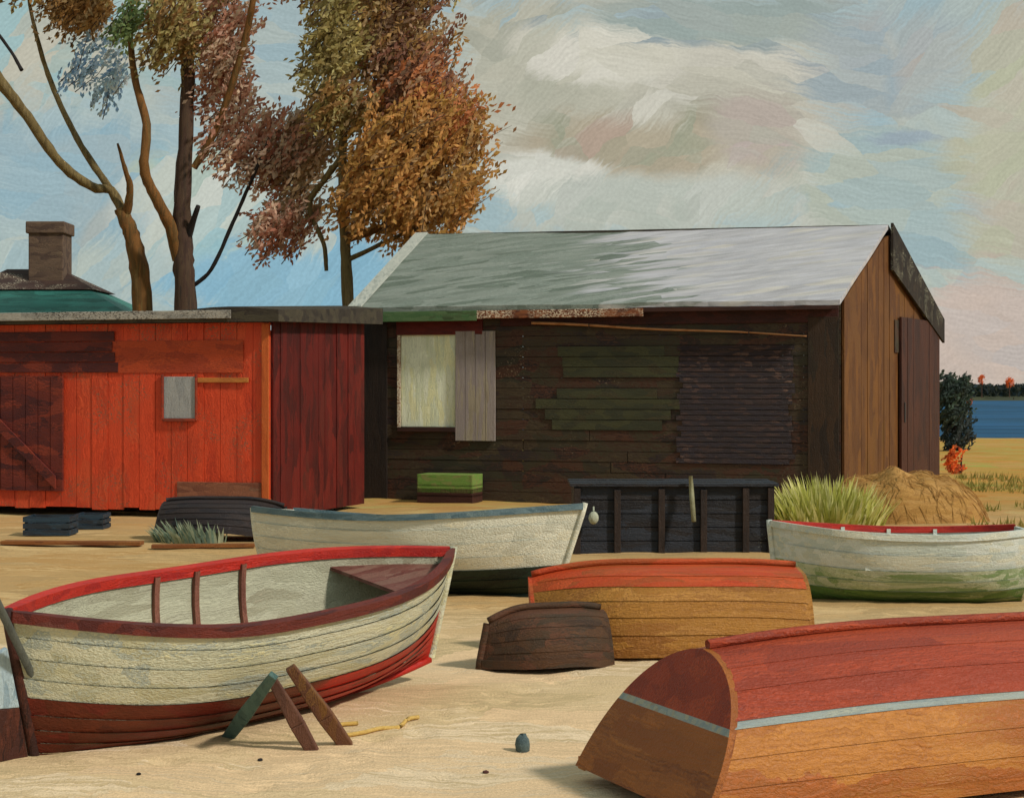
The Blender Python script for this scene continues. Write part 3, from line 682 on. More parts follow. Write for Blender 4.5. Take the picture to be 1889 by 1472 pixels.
def boat(name, label, cat, p, loc, yaw, mats, heel=0, pitch=0, over=False, group=None, ribs=(), thwarts=(), strakes=7, bands=None, sink=0.0, clink=.012):
    zmax = max(sec(p, t/20, 1).z for t in range(21))
    top0 = sec(p, .45, 1).z
    def T(v):
        return Vector((v.x, -v.y, zmax-v.z)) if over else v
    loc = Vector(loc); loc.z += -sink
    r = thing(name, label, cat, loc, (heel, pitch, yaw), group)
    nt = 34; ts = [i/nt for i in range(nt+1)]
    hull = MB()
    for sd in (1, -1):
        sb_ = strakes if isinstance(strakes, (list, tuple)) else [k/strakes for k in range(strakes+1)]
        for k in range(len(sb_)-1):
            s0, s1 = sb_[k], sb_[k+1]
            bi = 0
            for j, (lim, _) in enumerate(bands):
                if (s0+s1)/2 <= lim: bi = j; break
            sub = [s0, (s0+s1)/2, s1]
            vs = []
            for t in ts:
                for q, s in enumerate(sub):
                    v = sec(p, t, s); o = clink*(q/2)*(1 if not over else 1)*min(1, (1-t)*12)
                    v = v+Vector((0, o, 0)); v.y *= sd; vs.append(T(v))
            fs = []
            for i in range(nt):
                for q in range(2):
                    a = i*3+q; f = (a, a+3, a+4, a+1); fs.append(f if sd > 0 else f[::-1])
            hull.add(vs, fs, bi)
    ho = hull.build('hull', [m for _, m in bands], r, world=False, smooth=True)
    # transom
    tb = mats.get('transom_bands'); ns = 24 if tb else 10
    tv = []; sl = [i/ns for i in range(ns+1)]
    for o in (-.03, .012):
        for sd in (1, -1):
            for s in sl:
                v = sec(p, 0, s); v.y = v.y*sd*1.01; v.x += o; tv.append(T(v))
    n = len(sl); fs = []
    for o in (0, 2*n):
        for i in range(n-1): fs.append((o+i, o+i+1, o+n+i+1, o+n+i))
    for i in range(n-1): fs += [(i, i+1, 2*n+i+1, 2*n+i), (n+i, n+i+1, 3*n+i+1, 3*n+i)]
    fs.append((n-1, 2*n-1, 4*n-1, 3*n-1))
    if tb:
        mb = MB().add(tv, fs)
        for k in range(2*(n-1)):
            sm = ((k % (n-1))+.5)/(n-1)
            mb.m[k] = next(q for q, (lim, _) in enumerate(tb) if sm <= lim)
        for k in range(2*(n-1), len(fs)): mb.m[k] = len(tb)-1
        mb.build('transom', [m for _, m in tb], r, world=False)
    elif p.get('tr', .7) > .12: MB().add(tv, fs).build('transom', mats['transom'], r, world=False)
    if p.get('tr', .7) < .1:
        sp = []
        for i in range(13):
            v = sec(p, 0, i/12); sp.append(T(Vector((v.x-.008, 0, v.z+(.02 if i == 12 else 0)))))
        MB().tube(sp, .034, 8).build('stern_post', mats['transom'], r, world=False, smooth=True)
    # stem and keel
    st = []
    for i in range(15):
        s = i/14; v = sec(p, 1, s); st.append(T(Vector((v.x+.012, 0, v.z+(.025 if i == 14 else 0)))))
    if p.get('bw', 0) < .05: MB().tube(st, .03, 6).build('stem', mats['stem'], r, world=False, smooth=True)
    else:
        tv2 = []
        for o in (.03, -.012):
            for sd in (1, -1):
                for s in sl:
                    v = sec(p, 1, s); v.y = v.y*sd*1.01; v.x += o; tv2.append(T(v))
        MB().add(tv2, fs).build('bow_transom', mats['stem'], r, world=False)
    kl = [T(Vector((sec(p, t, 0).x, 0, sec(p, t, 0).z-.02))) for t in ts]
    MB().tube(kl, .028, 6).build('keel', mats['keel'], r, world=False, smooth=True)
    # gunwales: one square-section rail on each side
    for sd in (1, -1):
        vs = []; fs = []
        for t in ts:
            v = sec(p, t, 1)
            for (dy, dz) in ((.03, -.045), (.03, .022), (-.045, .022), (-.045, -.045)):
                yy = max(v.y+dy, .002 if t < .995 else 0); vs.append(T(Vector((v.x, yy*sd, v.z+dz))))
        for i in range(nt):
            for q in range(4):
                a, b = i*4+q, i*4+(q+1) % 4; fs.append((a, b, b+4, a+4))
        fs += [(0, 1, 2, 3), tuple(nt*4+q for q in range(4))]
        MB().add(vs, fs).build('gunwale', mats['gunwale'] if sd > 0 else mats.get('gunwale_far', mats['gunwale']), r, world=False)
    if over: return r
    # inside
    inn = MB(); ti = [.012+.965*i/nt for i in range(nt+1)]; ss = [i/9 for i in range(10)]
    def isec(t, s, off=.03):
        v = sec(p, t, s); return Vector((v.x, max(v.y-off, 0), v.z+.035*(1-s)+.02*max(0, (t-.7)/.3)*(1-s)))
    for sd in (1, -1):
        vs = []
        for t in ti:
            for s in ss:
                v = isec(t, s); v.y *= sd; vs.append(v)
        k = len(ss)
        inn.add(vs, [(i*k+q, i*k+q+1, (i+1)*k+q+1, (i+1)*k+q) for i in range(nt) for q in range(k-1)])
    inn.build('lining', mats['inside'], r, world=False, smooth=True)
    for t in ribs:
        mb = MB()
        for sd in (1, -1):
            vs = []
            for s in ss:
                for dt in (-.02, .02):
                    a = isec(t, s, .031); b = isec(t, s, .062); b.z += .02*(1-s)
                    for v in (a, b): vs.append(Vector((v.x+dt, v.y*sd, v.z-.004)))
            fs = []
            for i in range(len(ss)-1):
                o = i*4
                for (a, b) in ((0, 1), (1, 3), (3, 2), (2, 0)): fs.append((o+a, o+b, o+4+b, o+4+a))
            mb.add(vs, fs)
        mb.build('rib', mats['rib'], r, world=False)
    for (t, w_, frac, m) in thwarts:
        v = sec(p, t, .72); hw = isec(t, .72).y-.005; z = v.z*frac
        MB().box((v.x-w_/2, -hw, z), (v.x+w_/2, hw, z+.035)).build('thwart', m, r, world=False, bevel=.006)
    # floor boards
    if 'deck' in mats:
        dk = MB(); tt = [.79+.19*i/16 for i in range(17)]; vs = []
        for t in tt:
            e = isec(t, .93, .012); vs += [(e.x, -e.y, e.z-.03), (e.x, e.y, e.z-.03), (e.x, e.y, e.z-.055), (e.x, -e.y, e.z-.055)]
        dk.add(vs, [(i*4+q, i*4+(q+1) % 4, i*4+4+(q+1) % 4, i*4+4+q) for i in range(16) for q in range(4)]+[(0, 1, 2, 3), (64, 65, 66, 67)])
        dk.build('foredeck', mats['deck'], r, world=False)
    fb = MB()
    for k in range(-2, 3):
        lim = [t for t in (i/60 for i in range(61)) if sec(p, t, .42).y > abs(k)*.13+.1 and sec(p, t, .42).z < .42]
        if len(lim) > 4: fb.box(((lim[0]-.5)*p['L'], k*.13-.058, sec(p, .45, .42).z*.8), ((lim[-1]-.5)*p['L'], k*.13+.058, sec(p, .45, .42).z*.8+.015))
    fb.build('floor_boards', mats['inside'], r, world=False)
    return r

CRW = paint('cream white boat paint', ['#B5B59C', '#C4C2A6', '#CDCAB0', '#BDB792', '#A9B0A6', '#D2CA9E', '#BAB08C'], 'x', .9, .09, .5, streak=.3, bump=.7)
CRI = paint('cream boat inside', ['#A29C84', '#AEAA92', '#B9B69C', '#98927A', '#A89A84'], 'x', .8, .07, .55, streak=.25, bump=.6)
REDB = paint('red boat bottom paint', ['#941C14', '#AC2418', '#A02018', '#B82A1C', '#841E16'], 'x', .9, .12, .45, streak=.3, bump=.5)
REDG = paint('red gunwale paint', ['#B02218', '#C42E1E', '#A8201A', '#B83024'], 'x', .5, .05, .45, streak=.3)
MARG = paint('maroon gunwale paint', ['#5A2018', '#6B2A1E', '#4A1C18', '#6E3A30'], 'x', .5, .05, .5, streak=.3)
BROWNR = paint('brown rib paint', ['#7A4A3A', '#8A5848', '#6B4034'], 'z', .3, .04, .55)
TAUPE = paint('taupe thwart paint', ['#6E5A4A', '#7C6656', '#614E42'], 'y', .5, .06, .55)
STERN = paint('dark red brown transom', ['#3A1E18', '#4A2820', '#2C1C1A', '#5A2E20'], 'z', .4, .07, .6)

def G3(px, py):
    v = G(px, py); v.z = ground_z(v.x, v.y); return v

MARD = paint('maroon brown foredeck', ['#5A2A24', '#6E443A', '#7C5A4C', '#4E2420'], 'x', .6, .07, .55, streak=.3)
def aft_shade(m):                           # stern shade painted into the red as brown, ragged along the brush marks
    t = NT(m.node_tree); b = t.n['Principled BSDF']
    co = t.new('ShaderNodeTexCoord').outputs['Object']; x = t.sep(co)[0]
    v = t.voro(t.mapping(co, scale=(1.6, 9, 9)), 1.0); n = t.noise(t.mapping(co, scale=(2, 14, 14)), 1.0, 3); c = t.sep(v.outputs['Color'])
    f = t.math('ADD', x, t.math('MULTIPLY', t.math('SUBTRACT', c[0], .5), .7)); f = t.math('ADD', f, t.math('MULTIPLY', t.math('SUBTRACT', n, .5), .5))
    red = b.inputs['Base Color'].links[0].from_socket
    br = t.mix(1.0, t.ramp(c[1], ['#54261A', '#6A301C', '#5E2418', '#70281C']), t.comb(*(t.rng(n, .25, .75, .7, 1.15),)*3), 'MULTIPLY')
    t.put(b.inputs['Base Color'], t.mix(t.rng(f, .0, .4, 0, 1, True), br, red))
aft_shade(REDB)
# near red and white rowing boat
pa = dict(L=3.36, B=1.24, D=.867, tr=.03, ps=3.2, pw=3.1, rb=.12, rs=.24, sb=.07, sst=.117, kb=.12, tm=.45)
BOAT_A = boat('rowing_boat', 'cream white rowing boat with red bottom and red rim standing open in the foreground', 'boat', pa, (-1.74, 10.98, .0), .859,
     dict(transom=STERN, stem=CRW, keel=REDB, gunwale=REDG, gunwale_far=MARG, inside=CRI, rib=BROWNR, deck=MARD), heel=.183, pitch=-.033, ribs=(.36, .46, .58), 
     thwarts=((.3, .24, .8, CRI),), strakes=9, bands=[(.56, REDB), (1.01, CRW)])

RUD = paint('pale blue rudder', ['#8FA3AE', '#9FB2BA', '#AFC0C4', '#7E95A2'], 'z', .2, .04, .5)
mb = MB().hexa([(-2.03, -.018, .42), (-1.84, -.018, .40), (-1.84, .018, .40), (-2.03, .018, .42), (-2.08, -.018, .72), (-1.95, -.018, .78), (-1.95, .018, .78), (-2.08, .018, .72)])
rud = mb.build('rudder', RUD, BOAT_A, world=False, bevel=.006)
MB().hexa([(-1.98, -.017, .10), (-1.74, -.017, .02), (-1.74, .017, .02), (-1.98, .017, .10), (-2.03, -.017, .418), (-1.84, -.017, .398), (-1.84, .017, .398), (-2.03, .017, .418)]).build('blade', STERN, rud, world=False, bevel=.006)
# white boat behind
GRB = paint('dark green bottom paint', ['#1E2A20', '#26352A', '#1A221E', '#2E3A2C'], 'x', .8, .1, .5)
WHT = paint('chalky white boat paint', ['#DAD6BE', '#E4E0CA', '#CECCB8', '#E8E4CE', '#D8CCA8'], 'x', 1.0, .08, .5, streak=.25, bump=.8)
NAVG = paint('slate blue gunwale', ['#5A7078', '#6A7E82', '#4A626A', '#8A9892'], 'x', .6, .05, .5)
pb = dict(L=3.35, B=1.5, D=.8, tr=.6, pw=2.4, rb=.25, rs=.1, sb=.2, sst=.05, kb=.1)
boat('rowing_boat', 'chalk white boat with dark green bottom beached behind the red rimmed boat', 'boat', pb, (-1.10, 17.66, -.02), R(-24),
     dict(transom=WHT, stem=WHT, keel=GRB, gunwale=NAVG, inside=NAVG, rib=NAVG), heel=R(-5), ribs=(.3, .5, .7), thwarts=((.35, .24, .8, WHT), (.62, .24, .8, WHT)),
     strakes=7, bands=[(.45, GRB), (1.01, WHT)])

# dark upturned boat by the barn
DRK = paint('tarred blue black hull', ['#1E2024', '#26262A', '#2C3038', '#2A2422', '#1A1A1E', '#33302E'], 'x', .9, .1, .5, streak=.35, fleck='#8E8E7A', amount=-.35)
def tarred_bin():
    rnd = random.Random(17)
    a, b = P(1058, 1010, 21.6), P(1432, 1010, 21.3); h = .90; dp = .95
    r = thing('storage_bin', 'long blue black tarred bin with upright posts in front of the barn', 'bin', ((a.x+b.x)/2, 21.45, 0))
    W = b.x-a.x
    for (Y0, Y1) in ((21.45, 21.49), (21.45+dp-.04, 21.45+dp)):
        mb = MB(); n = 5
        for i in range(n): mb.box((a.x, Y0+rnd.uniform(0, .012), h*i/n+.004), (b.x, Y1, h*(i+1)/n-.006))
        mb.build('side_panel', DRK, r)
    for X in (a.x, b.x-.04): MB().box((X, 21.495, 0), (X+.04, 21.45+dp-.045, h-.01)).build('end_panel', DRK, r)
    PB = paint('brown black post', ['#2A211D', '#382A22', '#231D1C'], 'z', .4, .06, .6)
    for f in (.0, .2, .42, .63, .84, .965):
        X = a.x+W*f; MB().box((X, 21.40, -.03), (X+.085, 21.447, h-.03+rnd.uniform(-.03, .02))).build('post', PB, r, bevel=.006)
    lid = MB()
    for i in range(4): lid.box((a.x-.05, 21.38+(dp+.12)*i/4+.004, h), (b.x+.05, 21.38+(dp+.12)*(i+1)/4-.004, h+.035+rnd.uniform(0, .01)))
    lid.build('lid', DRK, r)
tarred_bin()

# ochre upturned pram
OCH = paint('ochre boat paint', ['#8F5C22', '#9E6A2A', '#A87430', '#8A5620', '#B07C3A', '#96632A'], 'x', 1.1, .1, .5, streak=.25, bump=.7)
ORR = paint('orange red boat bottom', ['#A83A18', '#B8441C', '#9A4A1E', '#C04E22', '#8E3418'], 'x', .8, .07, .5, streak=.3)
pc = dict(L=2.25, B=1.25, D=.66, tr=.86, pw=2.6, bw=.35, rb=-.05, rs=.02, sb=.04, kb=.1, full=.4)
boat('upturned_boat', 'ochre pram with orange red bottom lying upside down in the middle of the sand', 'boat', pc, (1.28, 13.75, 0), R(183),
     dict(transom=OCH, stem=ORR, keel=ORR, gunwale=OCH), over=True, strakes=[0, .16, .31, .48, .65, .82, 1], clink=.009, bands=[(.31, ORR), (1.01, OCH)])

# green and white boat at right
GRN = paint('grass green boat paint', ['#567A3A', '#668C48', '#76924E', '#4E6E36', '#8A9A6A', '#A5AE84'], 'x', .9, .05, .5, streak=.45, bump=.8)
WGR = paint('white boat paint with worn streaks', ['#D6DACE', '#E0E3D8', '#C6CEC2', '#E2DEC6', '#D0D8D0'], 'x', .9, .05, .5, streak=.35, bump=.8)
LGR = paint('pale green streaked boat paint', ['#9CB07A', '#B8C49A', '#CFD4B6', '#7A9A58', '#D8DCC6', '#8AA46A'], 'x', .9, .045, .5, streak=.4, bump=.8)
pg = dict(L=2.45, B=1.25, D=.74, tr=.55, ps=3.0, pw=3.2, rb=.08, rs=.05, sb=.1, kb=.08, full=.5)
boat('rowing_boat', 'small white boat with grass green lower strakes and thin dark red rim at right', 'boat', pg, (4.02, 16.95, -.05), R(176),
     dict(transom=WGR, stem=WGR, keel=GRN, gunwale=WGR, gunwale_far=REDG, inside=WGR, rib=WGR), heel=R(1), ribs=(.3, .5, .7), thwarts=((.35, .24, .8, WGR), (.62, .24, .8, WGR)),
     strakes=[0, .17, .34, .48, .62, .8, 1], bands=[(.34, GRN), (.62, LGR), (1.01, WGR)])

# orange red upturned boat in the near right corner
RUS = paint('brick red boat bottom', ['#903820', '#9C3E22', '#863420', '#A44424', '#933C26'], 'x', 1.1, .12, .5, streak=.3, bump=.7)
ORG2 = paint('orange boat topsides', ['#A06026', '#AA6A2C', '#B27432', '#985824', '#A25A28', '#AE6C34'], 'x', 1.0, .14, .5, streak=.25, bump=.6)
ORG3 = paint('orange brown stern board', ['#8A4E22', '#9A5A26', '#80461F', '#A0622C'], 'y', .8, .12, .5, streak=.3, bump=.6)
STR = paint('pale blue grey stripe', ['#9AA49E', '#A9ADA2', '#8A989A', '#B5B29A', '#8A7A70'], 'x', .8, .03, .5)
pe = dict(L=4.3, B=1.42, D=.76, tr=.93, ps=2.0, pw=2.6, rb=.3, rs=.42, sb=.1, sst=.04, kb=.1, ks=.07, full=.68, tm=.4)
boat('upturned_boat', 'brick red and orange boat with pale stripe lying upside down in the near right corner', 'boat', pe, (3.01, 9.60, -.03), R(25),
     dict(transom=ORG2, transom_bands=[(.55, RUS), (.60, STR), (1.01, ORG3)], stem=RUS, keel=RUS, gunwale=ORG2), over=True, pitch=R(1.3),
     strakes=[0, .16, .32, .50, .545, .7, .85, 1], bands=[(.50, RUS), (.545, STR), (1.01, ORG2)], clink=.006)

# small dark tender by the red shed
TND = paint('dark brown tender hull', ['#2A2220', '#332926', '#221E20', '#3A3030'], 'x', .5, .06, .55)
pt = dict(L=1.7, B=.9, D=.42, tr=.6, pw=2.2, rb=.1, kb=.1, full=.5)
v = G3(405, 1000)
boat('tender', 'small dark brown tender lying upside down between the red shed and the white boat', 'boat', pt, (v.x, v.y+.4, v.z), R(-4),
     dict(transom=TND, stem=TND, keel=TND, gunwale=TND), over=True, strakes=6, bands=[(1.01, TND)])

# ---------------------------------------------------------------- props and small things
def stick(name, label, cat, a, b, r0, r1, mat, flat=1.0, tip=None, group=None):
    a, b = Vector(a), Vector(b); o = thing(name, label, cat, b if b.z < a.z else a, group=group)
    return o
def beam(mb, a, b, w, t):
    a, b = Vector(a), Vector(b); d = (b-a).normalized()
    s = d.cross(Vector((0, 1, 0))).normalized()*w/2; n = d.cross(s).normalized()*t/2
    q = .62
    m = a.lerp(b, .4)
    mb.hexa([a-s*.8-n, a+s*.8-n, a+s*.8+n, a-s*.8+n, m-s-n, m+s-n, m+s+n, m-s+n])
    return mb.hexa([m-s-n, m+s-n, m+s+n, m-s+n, b-s*q-n*q, b+s*q-n*q, b+s*q+n*q, b-s*q+n*q])
TEALW = paint('teal grey painted wood', ['#44605A', '#55706A', '#3A524E'], 'z', .3, .04, .6)
OCHW = paint('ochre brown timber', ['#7A5426', '#6B4630', '#5C3A2C', '#8A6430'], 'z', .4, .05, .7)
BRW = paint('brown timber', ['#5A3A2E', '#6A4636', '#4A3028'], 'z', .4, .05, .7)
gq = 'timber props holding up the cream boat'
def prop(label, top, foot, w, mat):
    f = G3(*foot); f.z -= .03
    t = P(top[0], top[1], top[2])
    tag(beam(MB(), f, t, w, .06).build('boat_prop', mat, bevel=.008), label, 'prop', gq)
prop('short teal grey prop splayed left under the cream boat', (505, 1245, 9.6), (418, 1358), .09, TEALW)
prop('long ochre plank prop leaning right against the cream boat', (535, 1230, 9.75), (642, 1372), .10, OCHW)
prop('brown timber prop, its foot between the teal and ochre ones', (500, 1250, 9.75), (580, 1382), .09, BRW)


# yellow rope end on the sand
ROPE = paint('yellow rope', ['#C9A050', '#D8B468', '#B88C40'], 'x', .1, .02, .8)
pts = [(660, 1338), (625, 1342), (612, 1352), (630, 1362), (665, 1358), (700, 1348), (735, 1342), (752, 1334), (772, 1330)]
line = smooth_line([G3(*p)+Vector((0, 0, .016)) for p in pts], 5)
tag(MB().tube(line, .014, 7).build('rope', ROPE, smooth=True), 'short end of yellow rope curled on the sand near the props', 'rope')

# pebbles
def pebble(px, py, s, label, cols, seed, squash=.6):
    rnd = random.Random(seed); c = G3(px, py); mb = MB(); vs = []; n, k = 9, 6
    for i in range(k+1):
        a = math.pi*i/k
        for j in range(n):
            b = 2*math.pi*j/n; q = s*(1+rnd.uniform(-.12, .12))
            vs.append(c+Vector((math.sin(a)*math.cos(b)*q, math.sin(a)*math.sin(b)*q, math.cos(a)*q*squash+s*squash*.6)))
    mb.add(vs, [(i*n+j, i*n+(j+1) % n, (i+1)*n+(j+1) % n, (i+1)*n+j) for i in range(k) for j in range(n)])
    o = mb.build('pebble', paint('pebble stone', cols, 'o', .05, .05, .7), smooth=True)
    tag(o, label, 'pebble', 'pebbles on the near sand')
pebble(964, 1385, .045, 'upright blue grey pebble on the sand left of the brick red boat', ['#4A5A5C', '#5A6A68'], 3, 1.5)
pebble(896, 1423, .018, 'tiny dark red pebble on the near sand in the bottom centre', ['#4A2A24', '#5A342C'], 4)
pebble(480, 1405, .016, 'tiny black pebble below the ochre prop', ['#1E1C1C', '#2A2626'], 5)
pebble(256, 1432, .014, 'tiny black pebble near the bottom edge below the cream boat', ['#1E1C1C', '#2A2626'], 6)

# heap builder, and the dark hull added for the ochre pram's shaded end
def heap(name, label, cat, c, rx, ry, h, mat, seed, strands=0, smat=None, lean=0.0):
    rnd = random.Random(seed); n, k = 40, 12; vs = []; c = Vector(c)
    r = thing(name, label, cat, c)
    def pt(a, f):
        q = Vector((math.cos(a)*rx*f, math.sin(a)*ry*f, 0))
        hz = h*math.sqrt(max(0, 1-f**2.6)) if f < 1 else 0
        nz = mnoise.noise(Vector((q.x*3, q.y*3, seed)))*.22*h*3*(1-f*.7)
        rr = 1+.12*mnoise.noise(Vector((math.cos(a)*2, math.sin(a)*2, seed+5)))
        return c+Vector((q.x*rr+lean*hz, q.y*rr, hz+nz*.6-.04*f))
    for i in range(k+1):
        for j in range(n): vs.append(pt(2*math.pi*j/n, (k-i)/k if i < k else .001))
    mb = MB().add(vs, [(i*n+j, i*n+(j+1) % n, (i+1)*n+(j+1) % n, (i+1)*n+j) for i in range(k) for j in range(n)])
    mb.build('mound', mat, r, smooth=True)
    if strands:
        sb = MB()
        for i in range(strands):
            a = rnd.uniform(0, 2*math.pi); f = math.sqrt(rnd.random())*.98
            p = pt(a, f); dl = rnd.uniform(.15, .45); p2 = pt(a+rnd.gauss(0, .12), min(1.02, f+dl*.7/rx))
            pm = (p+p2)/2+Vector((0, 0, rnd.uniform(.02, .07)))
            sb.tube([p+Vector((0, 0, .02)), pm, p2+Vector((0, 0, .01))], [.004, .006, .002], 4)
        sb.build('strands', smat or mat, r)
    return r
DBR = paint('pram end shade brown', ['#33241A', '#46301F', '#553822', '#3A2E20', '#5E3A26', '#2A2320'], 'x', .4, .06, .6, streak=.35)
pd = dict(L=.92, B=.62, D=.40, tr=.55, ps=2.4, pw=2.6, rb=.08, rs=.03, sb=.03, kb=.1, full=.5)
boat('upturned_boat', 'stubby dark brown hull lying upside down, added for the shaded left end of the ochre pram', 'boat', pd, (.27, 12.99, -.01), R(198),
     dict(transom=DBR, stem=DBR, keel=DBR, gunwale=DBR), over=True, strakes=5, bands=[(1.01, DBR)], clink=.006)  # separate hull added; its dark brown stands in for shade on the pram

# reed heap, grass and bushes by the gable
REED = paint('tawny dry reeds', ['#9A6E36', '#AC8042', '#B88C50', '#94662E'], 'x', .5, .06, .8, bump=.8)
c = P(1670, 930, 27.0); c.z = ground_z(c.x, c.y)-.03
heap('reed_heap', 'tawny heap of dry reeds against the gable end of the barn', 'reed heap', c, 1.4, .9, .80, REED, 8, 420, REED, -.1)

def tuft(name, label, cat, c, rad, h, n, cols, seed, lean=0.0, mat=None, wid=.03, group=None):
    rnd = random.Random(seed); mb = MB(); c = Vector(c)
    for i in range(n):
        a = rnd.uniform(0, 2*math.pi); q = math.sqrt(rnd.random())*rad
        p = c+Vector((math.cos(a)*q, math.sin(a)*q*.6, -.03)); p.z = ground_z(p.x, p.y)-.02
        H = h*rnd.uniform(.55, 1.0)*(1-.35*(q/rad)**2)
        out = Vector((math.cos(a)*q/rad*.35+rnd.gauss(0, .12)+lean, math.sin(a)*q/rad*.3+rnd.gauss(0, .1), 1)).normalized()
        w = wid*rnd.uniform(.6, 1.2); sx = Vector((math.cos(a+1.3), math.sin(a+1.3)*.6, 0)).normalized()*w
        b = p+out*H*.6; tpt = p+out*H+Vector((out.x, out.y, 0))*H*.35
        k = hexc(rnd.choice(cols)); j = rnd.uniform(1.1, 1.6); k = (k[0]*j, k[1]*j, k[2]*j, 1)
        mb.add([p-sx, p+sx, b+sx*.8, b-sx*.8, tpt], [(0, 1, 2, 3), (3, 2, 4)], 0, k)
    o = mb.build(name, LEAF, None)
    return tag(o, label, cat, group)
YG = ['#A9A856', '#B8B568', '#C4BF7C', '#98994A', '#CCC68C']
c = P(1520, 985, 23.6)
tuft('grass_clump', 'tall yellow green grass clump at the barn corner behind the green boat', 'grass clump', c, .78, 1.05, 1100, YG, 21, -.05, wid=.035)
c = G3(330, 1004)
tuft('grass_clump', 'pale grey green grass clump beside the small dark tender', 'grass clump', c+Vector((.1, .3, 0)), .5, .42, 260, ['#7E8A70', '#8E947A', '#9A9C80', '#6A7C6E'], 22, -.3, wid=.025)
# ground cover at right
mb = MB(); rnd = random.Random(31)
for i in range(2600):
    Y = rnd.uniform(20, 40); px = rnd.uniform(1760, 1960)+ (40-Y)*2; p = P(px, 900, Y); p.z = ground_z(p.x, p.y)-.01
    if mnoise.noise(Vector((p.x*.5, p.y*.35, 2))) < -.05: continue
    h = rnd.uniform(.06, .2); a = rnd.uniform(0, 6.28); w = Vector((math.cos(a), math.sin(a), 0))*.02
    k = hexc(rnd.choice(['#8A8440', '#9A9048', '#A08A48', '#7E7C3A', '#A89858'])); 
    mb.add([p-w, p+w, p+Vector((rnd.gauss(0, .05), rnd.gauss(0, .05), h))], [(0, 1, 2)], 0, k)
tag(mb.build('grass', LEAF), 'olive yellow grass on the rise at right', None, kind='stuff')

# post stuck in the sand before the barn
PSTM = paint('pale stake wood', ['#8A8A6A', '#9A9878', '#7A7858'], 'z', .3, .03, .7)
tag(MB().tube([P(1274, 878, 21.32), P(1276, 912, 21.3), P(1280, 962, 21.2)], [.026, .034, .03], 8).build('stake', PSTM, smooth=True), 'short pale wooden stake leaning on the front of the tarred bin', 'stake')
# floats lying on the tarred hull
def float_ball(px, py, Y, s, label, m):
    c = P(px, py, Y); mb = MB(); vs = []; n, k = 12, 8
    for i in range(k+1):
        q = math.pi*i/k
        for j in range(n):
            b = 2*math.pi*j/n; vs.append(c+Vector((math.sin(q)*math.cos(b)*s*.8, math.sin(q)*math.sin(b)*s*.8, math.cos(q)*s)))
    mb.add(vs, [(i*n+j, i*n+(j+1) % n, (i+1)*n+(j+1) % n, (i+1)*n+j) for i in range(k) for j in range(n)])
    mb.tube([c+Vector((0, 0, s)), c+Vector((0, .02, s+.06))], .012, 6)
    tag(mb.build('float', m, smooth=True), label, 'float')
FLT = paint('chalky float', ['#A9AE96', '#B9BAA2', '#8A927E'], 'z', .1, .03, .6)
float_ball(1095, 955, 21.3, .085, 'chalky float hung on the tarred bin beside the white bow', FLT)
# crates and planks by the red shed
NVC = paint('navy crate paint', ['#1F2E38', '#2A3C48', '#26282C', '#34444C'], 'x', .4, .05, .6)
def crate(x0, x1, y0, y1, label, mat, depth=.5):
    a = G3(x0, y1); b = P(x1, y1, a.y); h = P(0, y0, a.y).z-a.z
    r = thing('crate', label, 'crate', ((a.x+b.x)/2, a.y+depth/2, a.z), group='crates by the red shed')
    W = b.x-a.x; n = 3
    for i in range(n):
        z0, z1 = a.z+h*i/n+.01, a.z+h*(i+1)/n-.012
        MB().box((a.x, a.y, z0), (b.x, a.y+.02, z1)).box((a.x, a.y+depth-.02, z0), (b.x, a.y+depth, z1)).box((a.x, a.y+.022, z0), (a.x+.02, a.y+depth-.022, z1)).box((b.x-.02, a.y+.022, z0), (b.x, a.y+depth-.022, z1)).build('slat', mat, r)
    MB().box((a.x+.022, a.y+.022, a.z+.01), (b.x-.022, a.y+depth-.022, a.z+.03)).build('bottom', mat, r)
    for X in (a.x+.04, b.x-.04):
        for Yy in (a.y+.04, a.y+depth-.04): MB().box((X-.018, Yy-.018, a.z+.03), (X+.018, Yy+.018, a.z+h-.005)).build('post', mat, r)
crate(42, 128, 952, 990, 'long low navy crate on the sand before the maroon door of the red shed', NVC)
crate(134, 190, 948, 978, 'short navy crate on the sand before the vermilion wall', NVC)
PLK = paint('rust brown plank', ['#7A4620', '#8A5428', '#6B3C1E', '#9A642E'], 'x', .6, .05, .7)
def plank(p0, p1, w, label):
    a, b = G3(*p0), G3(*p1); d = (b-a).normalized(); s = Vector((-d.y, d.x, 0))*w/2; z = Vector((0, 0, .05)); k = Vector((0, 0, max(a.z, b.z)+.015)); a.z = b.z = 0; a += k; b += k
    tag(MB().hexa([a-s, b-s, b+s, a+s, a-s+z, b-s+z, b+s+z, a+s+z]).build('plank', PLK, bevel=.006), label, 'plank', 'planks lying on the sand')
plank((5, 1006), (262, 1008), .2, 'rust brown plank on the sand nearest the left edge')
plank((280, 1012), (470, 1010), .14, 'narrower rust brown plank on the sand before the small dark tender')

# things at the stern of the near boat
GRYW = paint('grey green oar wood', ['#4A4A40', '#5A5A4E', '#3C3C36'], 'z', .5, .03, .6)
a, b = P(-8, 1105, 9.0), G3(120, 1372)
oar = thing('oar', 'dark grey green oar leaning against the stern of the cream boat', 'oar', b)
MB().tube([b.lerp(a, .30), a], .024, 8).build('shaft', GRYW, oar, smooth=True)
d = (a-b).normalized(); s = d.cross(Vector((0, 1, 0))).normalized(); n = d.cross(s)
MB().hexa([b-s*.06-n*.01, b+s*.06-n*.01, b+s*.06+n*.01, b-s*.06+n*.01, b.lerp(a, .3)-s*.03-n*.016, b.lerp(a, .3)+s*.03-n*.016, b.lerp(a, .3)+s*.03+n*.016, b.lerp(a, .3)-s*.03+n*.016]).build('blade', GRYW, oar, bevel=.004)

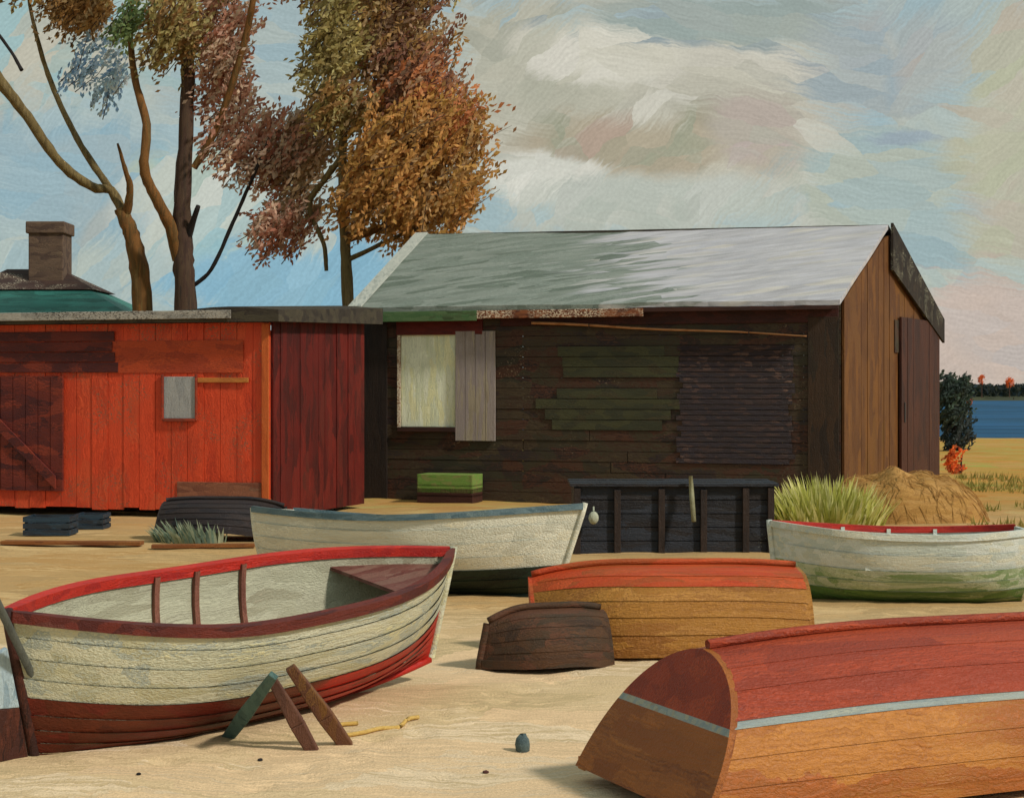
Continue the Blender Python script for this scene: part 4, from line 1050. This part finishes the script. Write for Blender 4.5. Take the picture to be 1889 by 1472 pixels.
# ---------------------------------------------------------------- right background
b0 = P(1757, 830, 56); b0.z = -.05
bt = thing('bushy_tree', 'dark round topped tree on the shore right of the barn', 'tree', b0)
limb('trunk', [(1762, 850, 56), (1764, 800, 56), (1760, 750, 56), (1757, 715, 56)], .18, .07, BARK_B, bt, 30)
crown(bt, [(1755, 735, 36, 52, 56, .8, 420, ['#26302A', '#2E3A30', '#343A2E', '#202824']), (1765, 790, 27, 48, 56, .6, 260, ['#232B2A', '#2C3230', '#2A2E2C'])], 41, dab=(.1, .2), spray=(.3, .7))
b1 = P(1772, 868, 43); b1.z = 0
bb = thing('shrub', 'low rust orange shrub at the foot of the dark shore tree', 'shrub', b1)
limb('stem', [(1772, 872, 43), (1773, 855, 43), (1775, 840, 43)], .03, .015, BARK_B, bb, 31)
crown(bb, [(1773, 848, 26, 24, 43, .35, 900, ['#A8501E', '#9A4420', '#B4602A', '#8A4A28'])], 42, 'foliage', dab=(.05, .1), spray=(.15, .3))

SHORE = paint('far shore ground', ['#3A3E2E', '#46482F', '#323A30'], 'x', 14, 2, .9)
mb = MB(); n = 60
vs = []; Y = 330
for i in range(n+1):
    x = -700+1400*i/n; h = 1.2+.9*mnoise.noise(Vector((x*.01, 0, 4)))
    vs += [(x, Y-16, -.6), (x, Y, h), (x, Y+60, h+1.2), (x, Y+200, -.6)]
mb.add(vs, [(i*4+q, i*4+q+4, i*4+q+5, i*4+q+1) for i in range(n) for q in range(3)])
tag(mb.build('hills', SHORE, smooth=True), 'low dark far shore', None, kind='structure')
rnd = random.Random(77); mb = MB()
for i in range(9000):
    x = rnd.uniform(60, 140); yy = Y+rnd.uniform(-8, 8)
    hmax = 2.6+1.5*mnoise.noise(Vector((x*.16, 3, 1)))+.8*mnoise.noise(Vector((x*.5, 8, 1)))
    p = Vector((x, yy, rnd.uniform(-.2, max(hmax, 1)))); L = rnd.uniform(.3, .7)
    a = rnd.uniform(0, 3.14); d = Vector((math.cos(a), rnd.gauss(0, .3), math.sin(a)))*L; s = Vector((-math.sin(a), rnd.gauss(0, .3), math.cos(a)))*L*.5
    mb.add([p-d, p-s, p+d, p+s], [(0, 1, 2, 3)], 0, hexc(rnd.choice(['#2A352E', '#343C30', '#26302E', '#2C3C40', '#3A3E2C'])))
tag(mb.build('far_woods', LEAF), 'dark green woods along the far shore', None, kind='stuff')
for i, (px, py, rr, lab) in enumerate(((1811, 700, 7, 'rust orange tree on the far shore nearest the dark shore tree'), (1862, 706, 8, 'rust orange tree on the far shore nearest the right edge'), (1788, 741, 6, 'low rust orange bush beside the dark shore tree trunk'), (1870, 745, 6, 'low rust orange bush on the far shore below the tallest orange tree'))):
    Yt = Y-12 if i != 2 else 60
    b = P(px, py, Yt); b.z = 0 if i != 2 else ground_z(b.x, 60)
    t_ = thing('orange_tree' if i < 2 else 'orange_bush', lab, 'tree' if i < 2 else 'bush', b)
    k = rr/F*Yt
    limb('trunk', [(px, HZ+EYE/Yt*F-2, Yt), (px, py, Yt)], k*.16, k*.08, BARK_D, t_, i)
    crown(t_, [(px, py, rr, rr*1.2, Yt, k, 420, ['#A8501E', '#9A4A22', '#B4602A'])], 50+i, dab=(k*.1, k*.2), spray=(k*.3, k*.7))
